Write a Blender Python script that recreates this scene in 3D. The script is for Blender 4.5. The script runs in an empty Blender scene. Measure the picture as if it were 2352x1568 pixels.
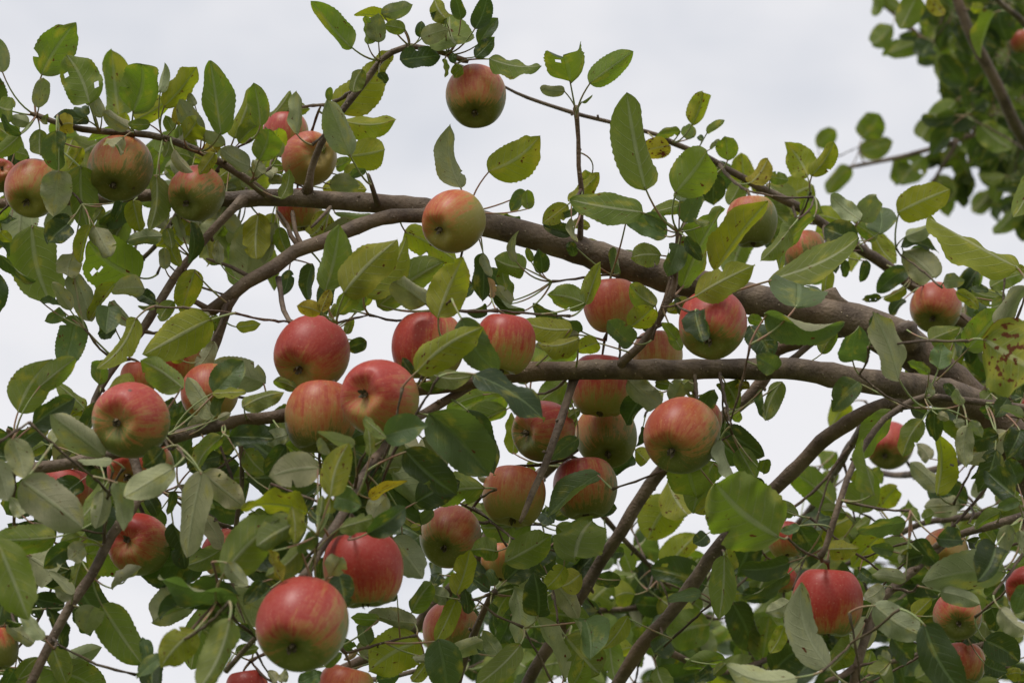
import bpy, math, random
import numpy as np
from mathutils import Vector, Matrix, noise as mnoise

# ------------------------------------------------------------------ camera, sky, sun, exposure
SC = bpy.context.scene
COL = SC.collection
CAM_H, PITCH, LENS, SENSOR = 1.6, math.radians(22), 55.0, 22.2
cam_d = bpy.data.cameras.new('camera')
cam = bpy.data.objects.new('camera', cam_d)
COL.objects.link(cam)
cam.location = (0, 0, CAM_H)
cam.rotation_euler = (math.pi / 2 + PITCH, 0, 0)
cam_d.lens, cam_d.sensor_width, cam_d.sensor_fit = LENS, SENSOR, 'HORIZONTAL'
cam_d.clip_start, cam_d.clip_end = 0.05, 2000
cam_d.dof.use_dof = True
cam_d.dof.focus_distance = 2.36
cam_d.dof.aperture_fstop = 5.6
SC.camera = cam

SUN_EL, SUN_AZ = math.radians(60), math.radians(212)      # azimuth clockwise from +Y
world = bpy.data.worlds.new('World')
SC.world = world
world.use_nodes = True
wn, wl = world.node_tree.nodes, world.node_tree.links
wn.clear()
w_out = wn.new('ShaderNodeOutputWorld')
sky = wn.new('ShaderNodeTexSky')
sky.sky_type = 'NISHITA'
sky.sun_disc = False
sky.sun_elevation, sky.sun_rotation = SUN_EL, SUN_AZ
bg_sky = wn.new('ShaderNodeBackground')
bg_sky.inputs['Strength'].default_value = 0.08
bg_cloud = wn.new('ShaderNodeBackground')
bg_cloud.inputs['Strength'].default_value = 0.72
w_tc = wn.new('ShaderNodeTexCoord')
w_map = wn.new('ShaderNodeMapping')
w_map.inputs['Scale'].default_value = (1.0, 1.0, 1.7)
w_map.inputs['Location'].default_value = (0.35, 0.1, 0.62)
w_noise = wn.new('ShaderNodeTexNoise')
w_noise.inputs['Scale'].default_value = 5.5
w_noise.inputs['Detail'].default_value = 4.0
w_noise.inputs['Roughness'].default_value = 0.55
w_ramp = wn.new('ShaderNodeValToRGB')
w_ramp.color_ramp.elements[0].position = 0.26
w_ramp.color_ramp.elements[0].color = (0.66, 0.69, 0.755, 1)
w_ramp.color_ramp.elements[1].position = 0.53
w_ramp.color_ramp.elements[1].color = (0.885, 0.88, 0.905, 1)
w_mix = wn.new('ShaderNodeMixShader')
w_mix.inputs['Fac'].default_value = 0.95
wl.new(w_tc.outputs['Generated'], w_map.inputs['Vector'])
wl.new(w_map.outputs['Vector'], w_noise.inputs['Vector'])
wl.new(w_noise.outputs['Fac'], w_ramp.inputs['Fac'])
wl.new(w_ramp.outputs['Color'], bg_cloud.inputs['Color'])
wl.new(sky.outputs['Color'], bg_sky.inputs['Color'])
wl.new(bg_sky.outputs['Background'], w_mix.inputs[1])
wl.new(bg_cloud.outputs['Background'], w_mix.inputs[2])
wl.new(w_mix.outputs['Shader'], w_out.inputs['Surface'])

sun_d = bpy.data.lights.new('sun', 'SUN')
sun_d.energy = 1.5
sun_d.angle = math.radians(18)
sun_d.color = (1.0, 0.965, 0.91)
sun = bpy.data.objects.new('sun', sun_d)
COL.objects.link(sun)
sdir = Vector((math.sin(SUN_AZ) * math.cos(SUN_EL), math.cos(SUN_AZ) * math.cos(SUN_EL), math.sin(SUN_EL)))
sun.rotation_euler = (-sdir).to_track_quat('-Z', 'Y').to_euler()
sun.location = (0, 0, 12)

SC.render.engine = 'CYCLES'
SC.cycles.max_bounces = 8
SC.cycles.transmission_bounces = 6
SC.cycles.diffuse_bounces = 5
SC.view_settings.view_transform = 'Standard'
SC.view_settings.look = 'None'
SC.view_settings.exposure = 0.48
SC.view_settings.gamma = 1.0
SC.view_settings.use_curve_mapping = False

# ------------------------------------------------------------------ helpers
FWD = Vector((0, math.cos(PITCH), math.sin(PITCH)))
UP = Vector((0, -math.sin(PITCH), math.cos(PITCH)))
RIGHT = Vector((1, 0, 0))
EYE = Vector((0, 0, CAM_H))
RNG = random.Random(7)


def place(px, py, d):
    """a point of the tree seen at photo pixel (2352 x 1568) standing d metres away"""
    w = d * SENSOR / LENS
    return EYE + FWD * d + RIGHT * ((px / 2352 - .5) * w) + UP * ((.5 - py / 1568) * w / 1.5)


def px_size(d):
    return d * SENSOR / LENS / 2352


OFFX, OFFY = (0, 1000, 2000, 2888), (0, 630, 1260, 1892)
S = 3888 / 2352


def tile(c, r, x, y):
    return (OFFX[c] + x / 2.24) / S, (OFFY[r] + y / 2.24) / S


class Geo:
    """collects vertices, faces, face material slots and point attributes"""
    def __init__(self):
        self.v, self.f, self.m, self.a = [], [], [], {}
        self.n = 0

    def add(self, verts, faces, mat=0, **attrs):
        k = len(verts)
        self.v.append(np.asarray(verts, dtype=np.float64))
        self.f += [tuple(i + self.n for i in f) for f in faces]
        self.m += [mat] * len(faces)
        for name, val in attrs.items():
            arr = np.asarray(val, dtype=np.float32)
            if arr.ndim == 1:
                arr = np.tile(arr, (k, 1))
            self.a.setdefault(name, []).append((self.n, arr))
        self.n += k

    def build(self, name, mats, origin=None, smooth=True):
        V = np.concatenate(self.v)
        o = Vector((0, 0, 0)) if origin is None else Vector(origin)
        V = V - np.array(o)
        me = bpy.data.meshes.new(name)
        me.from_pydata(V.tolist(), [], self.f)
        for m in mats:
            me.materials.append(m)
        if len(mats) > 1:
            me.polygons.foreach_set('material_index', self.m)
        for nm, parts in self.a.items():
            w = parts[0][1].shape[1]
            at = me.attributes.new(nm, 'FLOAT_COLOR' if w == 4 else 'FLOAT_VECTOR', 'POINT')
            buf = np.zeros((self.n, w), dtype=np.float32)
            for st, arr in parts:
                buf[st:st + len(arr)] = arr
            at.data.foreach_set('color' if w == 4 else 'vector', buf.ravel())
        if smooth:
            me.polygons.foreach_set('use_smooth', [True] * len(me.polygons))
        me.update()
        ob = bpy.data.objects.new(name, me)
        COL.objects.link(ob)
        ob.location = o
        return ob


def child(ob, parent):
    ob.parent = parent
    ob.matrix_parent_inverse = Matrix.Translation(-parent.location)
    return ob


def catmull(pts, rad, step):
    P = [np.array(p, dtype=float) for p in pts]
    P = [2 * P[0] - P[1]] + P + [2 * P[-1] - P[-2]]
    R = [rad[0]] + list(rad) + [rad[-1]]
    out, ro = [], []
    for i in range(1, len(P) - 2):
        L = np.linalg.norm(P[i + 1] - P[i])
        n = max(1, int(L / step))
        for k in range(n):
            t = k / n
            t2, t3 = t * t, t * t * t
            q = .5 * ((2 * P[i]) + (-P[i - 1] + P[i + 1]) * t + (2 * P[i - 1] - 5 * P[i] + 4 * P[i + 1] - P[i + 2]) * t2
                      + (-P[i - 1] + 3 * P[i] - 3 * P[i + 1] + P[i + 2]) * t3)
            out.append(q)
            ro.append(R[i] * (1 - t) + R[i + 1] * t)
    out.append(P[-2])
    ro.append(R[-2])
    return np.array(out), np.array(ro)


def tube(geo, pts, rad, sides=8, mat=0, cap=True, lump=0.0, seed=0, **attrs):
    pts = np.asarray(pts, dtype=float)
    n = len(pts)
    tan = np.gradient(pts, axis=0)
    tan /= np.maximum(np.linalg.norm(tan, axis=1, keepdims=True), 1e-9)
    ref = np.array([0.31, 0.2, 0.93])
    if abs(tan[0] @ ref) > .9:
        ref = np.array([1., 0, 0])
    u = np.cross(tan[0], ref)
    u /= np.linalg.norm(u)
    V, F = [], []
    for i in range(n):
        u = u - tan[i] * (u @ tan[i])
        u /= max(np.linalg.norm(u), 1e-9)
        w = np.cross(tan[i], u)
        for k in range(sides):
            a = 2 * math.pi * k / sides
            r = rad[i]
            if lump:
                q = pts[i] * 34 + np.array([math.cos(a), math.sin(a), seed]) * 1.1
                r *= 1 + lump * mnoise.noise(Vector(q))
            V.append(pts[i] + (u * math.cos(a) + w * math.sin(a)) * r)
    for i in range(n - 1):
        for k in range(sides):
            k2 = (k + 1) % sides
            F.append((i * sides + k, i * sides + k2, (i + 1) * sides + k2, (i + 1) * sides + k))
    if cap:
        F.append(tuple(reversed(range(sides))))
        F.append(tuple((n - 1) * sides + k for k in range(sides)))
    geo.add(V, F, mat, **attrs)


# ------------------------------------------------------------------ materials
def new_mat(name):
    m = bpy.data.materials.new(name)
    m.use_nodes = True
    nt = m.node_tree
    nt.nodes.clear()
    return m, nt.nodes, nt.links, nt.nodes.new('ShaderNodeOutputMaterial')


def N(nodes, links, kind, ins=None, **props):
    n = nodes.new(kind)
    for k, v in props.items():
        setattr(n, k, v)
    for k, v in (ins or {}).items():
        if hasattr(v, 'is_linked') or v.__class__.__name__.startswith('NodeSocket'):
            links.new(v, n.inputs[k])
        else:
            n.inputs[k].default_value = v
    return n


def math_n(nodes, links, op, a, b=0.0, clamp=False):
    n = nodes.new('ShaderNodeMath')
    n.operation = op
    n.use_clamp = clamp
    for i, v in enumerate((a, b)):
        if isinstance(v, (int, float)):
            n.inputs[i].default_value = v
        else:
            links.new(v, n.inputs[i])
    return n.outputs[0]


def mix_c(nodes, links, fac, a, b, blend='MIX'):
    n = nodes.new('ShaderNodeMix')
    n.data_type = 'RGBA'
    n.blend_type = blend
    for i, v in ((0, fac), (6, a), (7, b)):
        if isinstance(v, (int, float)):
            n.inputs[i].default_value = v
        elif isinstance(v, tuple):
            n.inputs[i].default_value = v
        else:
            links.new(v, n.inputs[i])
    return n.outputs[2]


def map_r(nodes, links, v, a, b, c=0.0, d=1.0, smooth=True):
    n = nodes.new('ShaderNodeMapRange')
    n.interpolation_type = 'SMOOTHSTEP' if smooth else 'LINEAR'
    links.new(v, n.inputs[0])
    for i, x in enumerate((a, b, c, d)):
        n.inputs[i + 1].default_value = x
    return n.outputs[0]


def leaf_material():
    m, nd, lk, out = new_mat('apple_leaf')
    at = lambda nm: N(nd, lk, 'ShaderNodeAttribute', attribute_name=nm)
    under, upper, luv = at('under'), at('upper'), at('luv')
    sep = N(nd, lk, 'ShaderNodeSeparateXYZ', {0: luv.outputs['Vector']})
    t, s, seed = sep.outputs[0], sep.outputs[1], sep.outputs[2]
    abss = math_n(nd, lk, 'ABSOLUTE', s)
    # side veins leave the midrib and sweep towards the tip
    ph = math_n(nd, lk, 'SUBTRACT', math_n(nd, lk, 'MULTIPLY', t, 8.0), math_n(nd, lk, 'MULTIPLY', math_n(nd, lk, 'POWER', abss, 1.3), 1.9))
    fr = math_n(nd, lk, 'ABSOLUTE', math_n(nd, lk, 'SUBTRACT', math_n(nd, lk, 'FRACT', ph), 0.5))
    side = map_r(nd, lk, fr, 0.5, 0.40, 1, 0)
    side = math_n(nd, lk, 'MULTIPLY', side, map_r(nd, lk, abss, 0.95, 0.55, 0, 1))
    mid = map_r(nd, lk, abss, 0.04, 0.12, 1, 0)
    vein = math_n(nd, lk, 'MAXIMUM', math_n(nd, lk, 'MULTIPLY', side, 0.42), mid)
    # blemishes: position in leaf space, offset per leaf
    cmb = N(nd, lk, 'ShaderNodeCombineXYZ', {0: math_n(nd, lk, 'MULTIPLY', t, 2.0), 1: s, 2: math_n(nd, lk, 'MULTIPLY', seed, 31.0)})
    n1 = N(nd, lk, 'ShaderNodeTexNoise', {'Vector': cmb.outputs[0], 'Scale': 4.2, 'Detail': 3.0})
    n2 = N(nd, lk, 'ShaderNodeTexNoise', {'Vector': cmb.outputs[0], 'Scale': 1.5, 'Detail': 4.0})
    n3 = N(nd, lk, 'ShaderNodeTexNoise', {'Vector': cmb.outputs[0], 'Scale': 26.0, 'Detail': 2.0})
    amt = under.outputs['Alpha']
    spot = map_r(nd, lk, math_n(nd, lk, 'ADD', n1.outputs['Fac'], math_n(nd, lk, 'MULTIPLY', amt, 0.16)), 0.715, 0.75)
    yel = map_r(nd, lk, math_n(nd, lk, 'ADD', n2.outputs['Fac'], math_n(nd, lk, 'MULTIPLY', amt, 0.16)), 0.55, 0.78)
    mott = map_r(nd, lk, n2.outputs['Fac'], 0.3, 0.7, 0.80, 1.18, False)
    fine = map_r(nd, lk, n3.outputs['Fac'], 0.3, 0.7, 0.9, 1.1, False)
    geo = N(nd, lk, 'ShaderNodeNewGeometry')
    back = geo.outputs['Backfacing']

    def side_col(col, veincol, vamt):
        c = mix_c(nd, lk, math_n(nd, lk, 'MULTIPLY', vein, vamt), col, veincol)
        c = mix_c(nd, lk, math_n(nd, lk, 'MULTIPLY', yel, 0.55), c, (0.36, 0.33, 0.05, 1))
        c = mix_c(nd, lk, spot, c, (0.13, 0.05, 0.022, 1))
        sc = N(nd, lk, 'ShaderNodeVectorMath', {0: c, 1: (1, 1, 1)}, operation='SCALE')
        lk.new(math_n(nd, lk, 'MULTIPLY', mott, fine), sc.inputs['Scale'])
        return sc.outputs[0]
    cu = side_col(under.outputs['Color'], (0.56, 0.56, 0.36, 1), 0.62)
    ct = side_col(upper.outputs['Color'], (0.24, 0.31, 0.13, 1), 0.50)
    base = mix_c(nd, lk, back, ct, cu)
    tr = at('through')
    ctr = mix_c(nd, lk, math_n(nd, lk, 'MULTIPLY', vein, 0.5), tr.outputs['Color'], (0.10, 0.17, 0.03, 1))
    ctr = mix_c(nd, lk, math_n(nd, lk, 'MULTIPLY', yel, 0.5), ctr, (0.50, 0.42, 0.03, 1))
    ctr = mix_c(nd, lk, spot, ctr, (0.12, 0.03, 0.01, 1))
    hgt = math_n(nd, lk, 'ADD', math_n(nd, lk, 'MULTIPLY', vein, -1.0), math_n(nd, lk, 'MULTIPLY', n3.outputs['Fac'], 0.35))
    bump = N(nd, lk, 'ShaderNodeBump', {'Height': hgt, 'Strength': 0.5, 'Distance': 0.0016})
    pr = N(nd, lk, 'ShaderNodeBsdfPrincipled', {'Base Color': base, 'Normal': bump.outputs[0]})
    lk.new(map_r(nd, lk, back, 0, 1, 0.42, 0.8), pr.inputs['Roughness'])
    lk.new(map_r(nd, lk, back, 0, 1, 0.40, 0.12), pr.inputs['Specular IOR Level'])
    tl = N(nd, lk, 'ShaderNodeBsdfTranslucent', {'Color': ctr, 'Normal': bump.outputs[0]})
    mx = N(nd, lk, 'ShaderNodeMixShader', {'Fac': 0.46, 1: pr.outputs[0], 2: tl.outputs[0]})
    lk.new(mx.outputs[0], out.inputs['Surface'])
    return m


def petiole_material():
    m, nd, lk, out = new_mat('leaf_stalk')
    ob = N(nd, lk, 'ShaderNodeTexCoord')
    n1 = N(nd, lk, 'ShaderNodeTexNoise', {'Vector': ob.outputs['Object'], 'Scale': 60.0, 'Detail': 2.0})
    c = mix_c(nd, lk, map_r(nd, lk, n1.outputs['Fac'], 0.4, 0.65), (0.26, 0.31, 0.12, 1), (0.32, 0.17, 0.11, 1))
    pr = N(nd, lk, 'ShaderNodeBsdfPrincipled', {'Base Color': c, 'Roughness': 0.6})
    lk.new(pr.outputs[0], out.inputs['Surface'])
    return m


def bark_material(name, base, dark, red):
    m, nd, lk, out = new_mat(name)
    ob = N(nd, lk, 'ShaderNodeTexCoord')
    pos = N(nd, lk, 'ShaderNodeNewGeometry').outputs['Position']
    n1 = N(nd, lk, 'ShaderNodeTexNoise', {'Vector': pos, 'Scale': 38.0, 'Detail': 6.0, 'Roughness': 0.62})
    n2 = N(nd, lk, 'ShaderNodeTexNoise', {'Vector': pos, 'Scale': 9.0, 'Detail': 3.0})
    n3 = N(nd, lk, 'ShaderNodeTexNoise', {'Vector': pos, 'Scale': 320.0, 'Detail': 3.0})
    vo = N(nd, lk, 'ShaderNodeTexVoronoi', {'Vector': pos, 'Scale': 150.0, 'Randomness': 1.0})
    dot = map_r(nd, lk, vo.outputs['Distance'], 0.11, 0.19, 1, 0)
    vc = N(nd, lk, 'ShaderNodeSeparateColor', {0: vo.outputs['Color']})
    dot = math_n(nd, lk, 'MULTIPLY', dot, map_r(nd, lk, vc.outputs[0], 0.45, 0.55))
    c = mix_c(nd, lk, map_r(nd, lk, n1.outputs['Fac'], 0.35, 0.68), dark, base)
    c = mix_c(nd, lk, map_r(nd, lk, n2.outputs['Fac'], 0.48, 0.72, 0, 0.65), c, red)
    c = mix_c(nd, lk, math_n(nd, lk, 'MULTIPLY', dot, 0.8), c, (0.36, 0.28, 0.19, 1))
    h = math_n(nd, lk, 'ADD', n1.outputs['Fac'], math_n(nd, lk, 'ADD', math_n(nd, lk, 'MULTIPLY', n3.outputs['Fac'], 0.5), math_n(nd, lk, 'MULTIPLY', dot, 0.6)))
    bump = N(nd, lk, 'ShaderNodeBump', {'Height': h, 'Strength': 0.85, 'Distance': 0.003})
    pr = N(nd, lk, 'ShaderNodeBsdfPrincipled', {'Base Color': c, 'Roughness': 0.66, 'Normal': bump.outputs[0], 'Specular IOR Level': 0.35})
    lk.new(pr.outputs[0], out.inputs['Surface'])
    return m


def apple_material():
    m, nd, lk, out = new_mat('apple_skin')
    at = lambda nm: N(nd, lk, 'ShaderNodeAttribute', attribute_name=nm)
    ground, red, suv = at('ground'), at('red'), at('suv')
    blush = red.outputs['Alpha']
    rnd = ground.outputs['Alpha']
    ob = N(nd, lk, 'ShaderNodeTexCoord').outputs['Object']
    shift = N(nd, lk, 'ShaderNodeCombineXYZ', {0: math_n(nd, lk, 'MULTIPLY', rnd, 17.0), 1: math_n(nd, lk, 'MULTIPLY', rnd, 5.0), 2: 0.0})
    sv = N(nd, lk, 'ShaderNodeVectorMath', {0: suv.outputs['Vector'], 1: shift.outputs[0]}, operation='ADD').outputs[0]
    ov = N(nd, lk, 'ShaderNodeVectorMath', {0: ob, 1: shift.outputs[0]}, operation='ADD').outputs[0]
    st1 = N(nd, lk, 'ShaderNodeTexNoise', {'Vector': sv, 'Scale': 5.5, 'Detail': 5.0, 'Roughness': 0.65})
    st2 = N(nd, lk, 'ShaderNodeTexNoise', {'Vector': sv, 'Scale': 20.0, 'Detail': 3.0, 'Roughness': 0.6})
    n1 = N(nd, lk, 'ShaderNodeTexNoise', {'Vector': ov, 'Scale': 38.0, 'Detail': 4.0})
    n2 = N(nd, lk, 'ShaderNodeTexNoise', {'Vector': ov, 'Scale': 420.0, 'Detail': 2.0})
    vo = N(nd, lk, 'ShaderNodeTexVoronoi', {'Vector': ov, 'Scale': 240.0})
    dot = map_r(nd, lk, vo.outputs['Distance'], 0.10, 0.20, 1, 0)
    vb = N(nd, lk, 'ShaderNodeTexVoronoi', {'Vector': ov, 'Scale': 42.0})
    vbc = N(nd, lk, 'ShaderNodeSeparateColor', {0: vb.outputs['Color']})
    scab = math_n(nd, lk, 'MULTIPLY', map_r(nd, lk, vb.outputs['Distance'], 0.05, 0.10, 1, 0), map_r(nd, lk, vbc.outputs[0], 0.72, 0.76))
    # blush breaks up into streaks that run from stalk to calyx
    x = math_n(nd, lk, 'ADD', blush, math_n(nd, lk, 'MULTIPLY', math_n(nd, lk, 'SUBTRACT', st1.outputs['Fac'], 0.5), 1.7))
    x = math_n(nd, lk, 'ADD', x, math_n(nd, lk, 'MULTIPLY', math_n(nd, lk, 'SUBTRACT', st2.outputs['Fac'], 0.5), 1.2))
    x = math_n(nd, lk, 'ADD', x, math_n(nd, lk, 'MULTIPLY', math_n(nd, lk, 'SUBTRACT', n1.outputs['Fac'], 0.5), 0.9))
    n4 = N(nd, lk, 'ShaderNodeTexNoise', {'Vector': ov, 'Scale': 170.0, 'Detail': 4.0, 'Roughness': 0.7})
    x = math_n(nd, lk, 'ADD', x, math_n(nd, lk, 'MULTIPLY', math_n(nd, lk, 'SUBTRACT', n4.outputs['Fac'], 0.5), 1.0))
    k = map_r(nd, lk, x, -0.08, 1.0)
    warm = mix_c(nd, lk, map_r(nd, lk, x, -0.1, 0.45), ground.outputs['Color'], (0.40, 0.25, 0.06, 1))
    c = mix_c(nd, lk, k, warm, red.outputs['Color'])
    deep = mix_c(nd, lk, 0.7, red.outputs['Color'], (0.30, 0.016, 0.012, 1))
    c = mix_c(nd, lk, map_r(nd, lk, x, 0.65, 1.35, 0, 0.9), c, deep)
    rus = N(nd, lk, 'ShaderNodeTexNoise', {'Vector': ov, 'Scale': 30.0, 'Detail': 7.0, 'Roughness': 0.75})
    c = mix_c(nd, lk, map_r(nd, lk, rus.outputs['Fac'], 0.62, 0.74, 0, 0.5), c, (0.27, 0.17, 0.065, 1))
    c = mix_c(nd, lk, math_n(nd, lk, 'MULTIPLY', dot, 0.15), c, (0.72, 0.56, 0.36, 1))
    c = mix_c(nd, lk, math_n(nd, lk, 'MULTIPLY', scab, 0.8), c, (0.06, 0.035, 0.02, 1))
    c = mix_c(nd, lk, map_r(nd, lk, n2.outputs['Fac'], 0.3, 0.8, 0.0, 0.06), c, (0.65, 0.5, 0.35, 1))
    sep = N(nd, lk, 'ShaderNodeSeparateXYZ', {0: suv.outputs['Vector']})
    bump = N(nd, lk, 'ShaderNodeBump', {'Height': math_n(nd, lk, 'ADD', n1.outputs['Fac'], math_n(nd, lk, 'MULTIPLY', n2.outputs['Fac'], 0.12)), 'Strength': 0.25, 'Distance': 0.0012})
    pr = N(nd, lk, 'ShaderNodeBsdfPrincipled', {'Base Color': c, 'Normal': bump.outputs[0], 'Specular IOR Level': 0.36,
                                                  'Sheen Weight': 0.05, 'Sheen Roughness': 0.5})
    lk.new(map_r(nd, lk, n1.outputs['Fac'], 0.3, 0.7, 0.38, 0.52, False), pr.inputs['Roughness'])
    pr.inputs['Subsurface Weight'].default_value = 0.0
    pr.inputs['Subsurface Radius'].default_value = (0.006, 0.003, 0.0015)
    pr.inputs['Subsurface Scale'].default_value = 1.0
    lk.new(pr.outputs[0], out.inputs['Surface'])
    return m


def plain_material(name, col, rough=0.8, var=0.3, scale=200.0):
    m, nd, lk, out = new_mat(name)
    ob = N(nd, lk, 'ShaderNodeTexCoord')
    n1 = N(nd, lk, 'ShaderNodeTexNoise', {'Vector': ob.outputs['Object'], 'Scale': scale, 'Detail': 3.0})
    a = tuple(x * (1 - var) for x in col) + (1,)
    b = tuple(x * (1 + var) for x in col) + (1,)
    c = mix_c(nd, lk, n1.outputs['Fac'], a, b)
    pr = N(nd, lk, 'ShaderNodeBsdfPrincipled', {'Base Color': c, 'Roughness': rough, 'Specular IOR Level': 0.25})
    lk.new(pr.outputs[0], out.inputs['Surface'])
    return m


M_LEAF = leaf_material()
M_STALK = petiole_material()
M_BARK = bark_material('apple_bark', (0.20, 0.145, 0.098, 1), (0.080, 0.055, 0.038, 1), (0.165, 0.095, 0.052, 1))
M_TWIG = bark_material('twig_bark', (0.145, 0.105, 0.060, 1), (0.066, 0.044, 0.030, 1), (0.13, 0.062, 0.040, 1))
M_APPLE = apple_material()
M_STEM = plain_material('apple_stalk', (0.12, 0.085, 0.04), 0.7)
M_CALYX = plain_material('apple_calyx', (0.15, 0.12, 0.075), 0.9, 0.6, 500)
M_GROUND = plain_material('meadow_grass', (0.085, 0.108, 0.034), 0.9, 0.45, 3.0)

# ------------------------------------------------------------------ ground
g = Geo()
g.add([(-400, -400, 0), (400, -400, 0), (400, 400, 0), (-400, 400, 0)], [(0, 1, 2, 3)])
ground = g.build('ground', [M_GROUND], smooth=False)
ground['kind'] = 'structure'
ground['label'] = 'grassy orchard ground below the trees'

# ------------------------------------------------------------------ the two trees
def empty(name, loc, label, cat):
    o = bpy.data.objects.new(name, None)
    COL.objects.link(o)
    o.location = loc
    o.empty_display_size = 0.2
    o['label'], o['category'] = label, cat
    return o


TREE = empty('apple_tree', (0.86, 2.62, 0), 'fruiting apple tree whose grey-brown boughs reach across the picture', 'tree')
TREE_B = empty('apple_tree', (1.45, 4.75, 0), 'out-of-focus apple tree standing behind at the upper right', 'tree')
TREE['group'] = TREE_B['group'] = 'apple trees'

NET = {id(TREE): [], id(TREE_B): []}           # points on the wood that stalks and twigs may join


def net_add(tree, pts, rad):
    for p, r in zip(pts, rad):
        NET[id(tree)].append((p[0], p[1], p[2], r))


def branch(name, tree, pts, sides=12, step=0.012, lump=0.10, mat=None, wig=0.0012, world_pts=None):
    """pts: (px, py, diameter px, d) along the branch, thick end first or last"""
    P = [tuple(place(x, y, d)) for x, y, w, d in pts]
    R = [w * px_size(d) / 2 for x, y, w, d in pts]
    if world_pts:
        P = [p[:3] for p in world_pts] + P
        R = [p[3] for p in world_pts] + R
    C, Rr = catmull(P, R, step)
    sd = RNG.random() * 50
    for i in range(len(C)):
        C[i] += np.array(mnoise.noise_vector(Vector(C[i] * 16 + sd))) * wig
        Rr[i] *= 1 + 0.07 * mnoise.noise(Vector(C[i] * 40 + sd))
    if Rr[-1] > Rr[0]:
        C, Rr = C[::-1], Rr[::-1]
    rb = random.Random(int(sd * 1000))
    k = rb.randint(3, 7)
    buds = []
    while k < len(C) - 3:                        # old bud scars ring the wood, spurs and buds sit on them
        Rr[k] *= 1 + rb.uniform(.04, .13)
        if Rr[k] < .011 and rb.random() < .75:
            buds.append(k)
        k += rb.randint(2, 7)
    ends = np.array([C[-1] + (C[-1] - C[-2]) * .3])
    C2 = np.concatenate([C, ends])
    R2 = np.concatenate([Rr, [Rr[-1] * .55]])
    g = Geo()
    tube(g, C2, R2, sides, 0, True, lump, sd)
    for k in buds:
        ax = C[k + 1] - C[k - 1]
        ax /= np.linalg.norm(ax)
        o = np.array([rb.uniform(-1, 1) for _ in range(3)])
        o -= ax * (o @ ax)
        o /= max(np.linalg.norm(o), 1e-6)
        ln = rb.uniform(.0025, .007)
        root = C[k] + o * Rr[k] * .7
        tip = root + (o * .8 + ax * rb.uniform(.1, .7)) * ln
        br = min(Rr[k] * .6, rb.uniform(.0012, .0022))
        tube(g, np.array([root, root * .5 + tip * .5, root * .25 + tip * .75, tip]), [br, br * .85, br * 1.05, br * .45], 7, 0, True)
    ob = child(g.build(name, [mat or M_BARK], origin=C[0]), tree)
    net_add(tree, C[::2], Rr[::2])
    return ob


# trunk outside the frame on the right, and the main bough that leaves it
branch('trunk', TREE, [(2480, 1230, 150, 2.50)], 16, 0.05, 0.12, world_pts=[(0.86, 2.62, -0.03, 0.125), (0.84, 2.6, 0.5, 0.10), (0.80, 2.57, 1.1, 0.092), (0.72, 2.52, 1.65, 0.085)])
MAIN = [(2480, 1230, 150, 2.50), (2375, 1068, 112, 2.48), (2300, 988, 98, 2.46), (2240, 932, 94, 2.45), (2184, 881, 92, 2.44), (2138, 842, 92, 2.43), (2085, 797, 94, 2.43), (2035, 768, 96, 2.42), (1960, 738, 86, 2.42), (1880, 718, 76, 2.42),
        (1780, 698, 72, 2.42), (1690, 678, 70, 2.42), (1600, 653, 71, 2.42), (1500, 627, 70, 2.42), (1400, 598, 68, 2.42), (1300, 565, 65, 2.42), (1200, 536, 62, 2.42),
        (1100, 510, 58, 2.42), (1000, 488, 54, 2.42), (900, 472, 46, 2.42), (800, 463, 42, 2.42), (700, 457, 40, 2.42), (620, 455, 40, 2.42),
        (540, 458, 37, 2.43), (450, 455, 31, 2.44), (370, 448, 28, 2.45), (250, 455, 27, 2.46), (110, 462, 25, 2.47), (-30, 470, 22, 2.48)]
branch('bough', TREE, MAIN, 18, 0.010, 0.07)
branch('bough', TREE, [(2250, 930, 70, 2.43), (2125, 893, 66, 2.38), (1990, 874, 58, 2.34), (1828, 847, 50, 2.33), (1700, 848, 48, 2.33), (1615, 849, 46, 2.33), (1426, 848, 46, 2.33), (1300, 852, 44, 2.33), (1210, 855, 42, 2.32),
                       (1130, 868, 38, 2.31), (1064, 880, 36, 2.30), (970, 890, 33, 2.29), (880, 912, 32, 2.27), (760, 935, 31, 2.25), (650, 955, 31, 2.23), (540, 968, 30, 2.21),
                       (400, 1003, 29, 2.20), (280, 1035, 28, 2.20), (160, 1062, 28, 2.19), (60, 1077, 27, 2.18), (-60, 1095, 22, 2.16)], 16, 0.010, 0.07)
branch('branch', TREE, [(1010, 490, 44, 2.42), (967, 496, 34, 2.40), (920, 496, 32, 2.39), (875, 503, 32, 2.38), (820, 522, 33, 2.38), (735, 558, 34, 2.37), (678, 578, 33, 2.37), (632, 614, 33, 2.36), (567, 650, 32, 2.36), (529, 682, 32, 2.36), (486, 712, 30, 2.37)], 14, 0.010, 0.08)
branch('branch', TREE, [(540, 670, 27, 2.36), (523, 700, 25, 2.36), (513, 732, 24, 2.36), (497, 781, 23, 2.36), (481, 827, 21, 2.37), (470, 880, 18, 2.38), (466, 930, 14, 2.39)])
branch('branch', TREE, [(560, 458, 30, 2.42), (540, 476, 21, 2.41), (481, 540, 19, 2.40), (440, 590, 19, 2.39), (400, 638, 19, 2.38), (373, 681, 20, 2.38), (324, 759, 19, 2.37), (292, 802, 18, 2.36), (250, 860, 17, 2.35), (216, 919, 16, 2.34), (200, 980, 13, 2.33), (192, 1030, 9, 2.32)])
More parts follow.
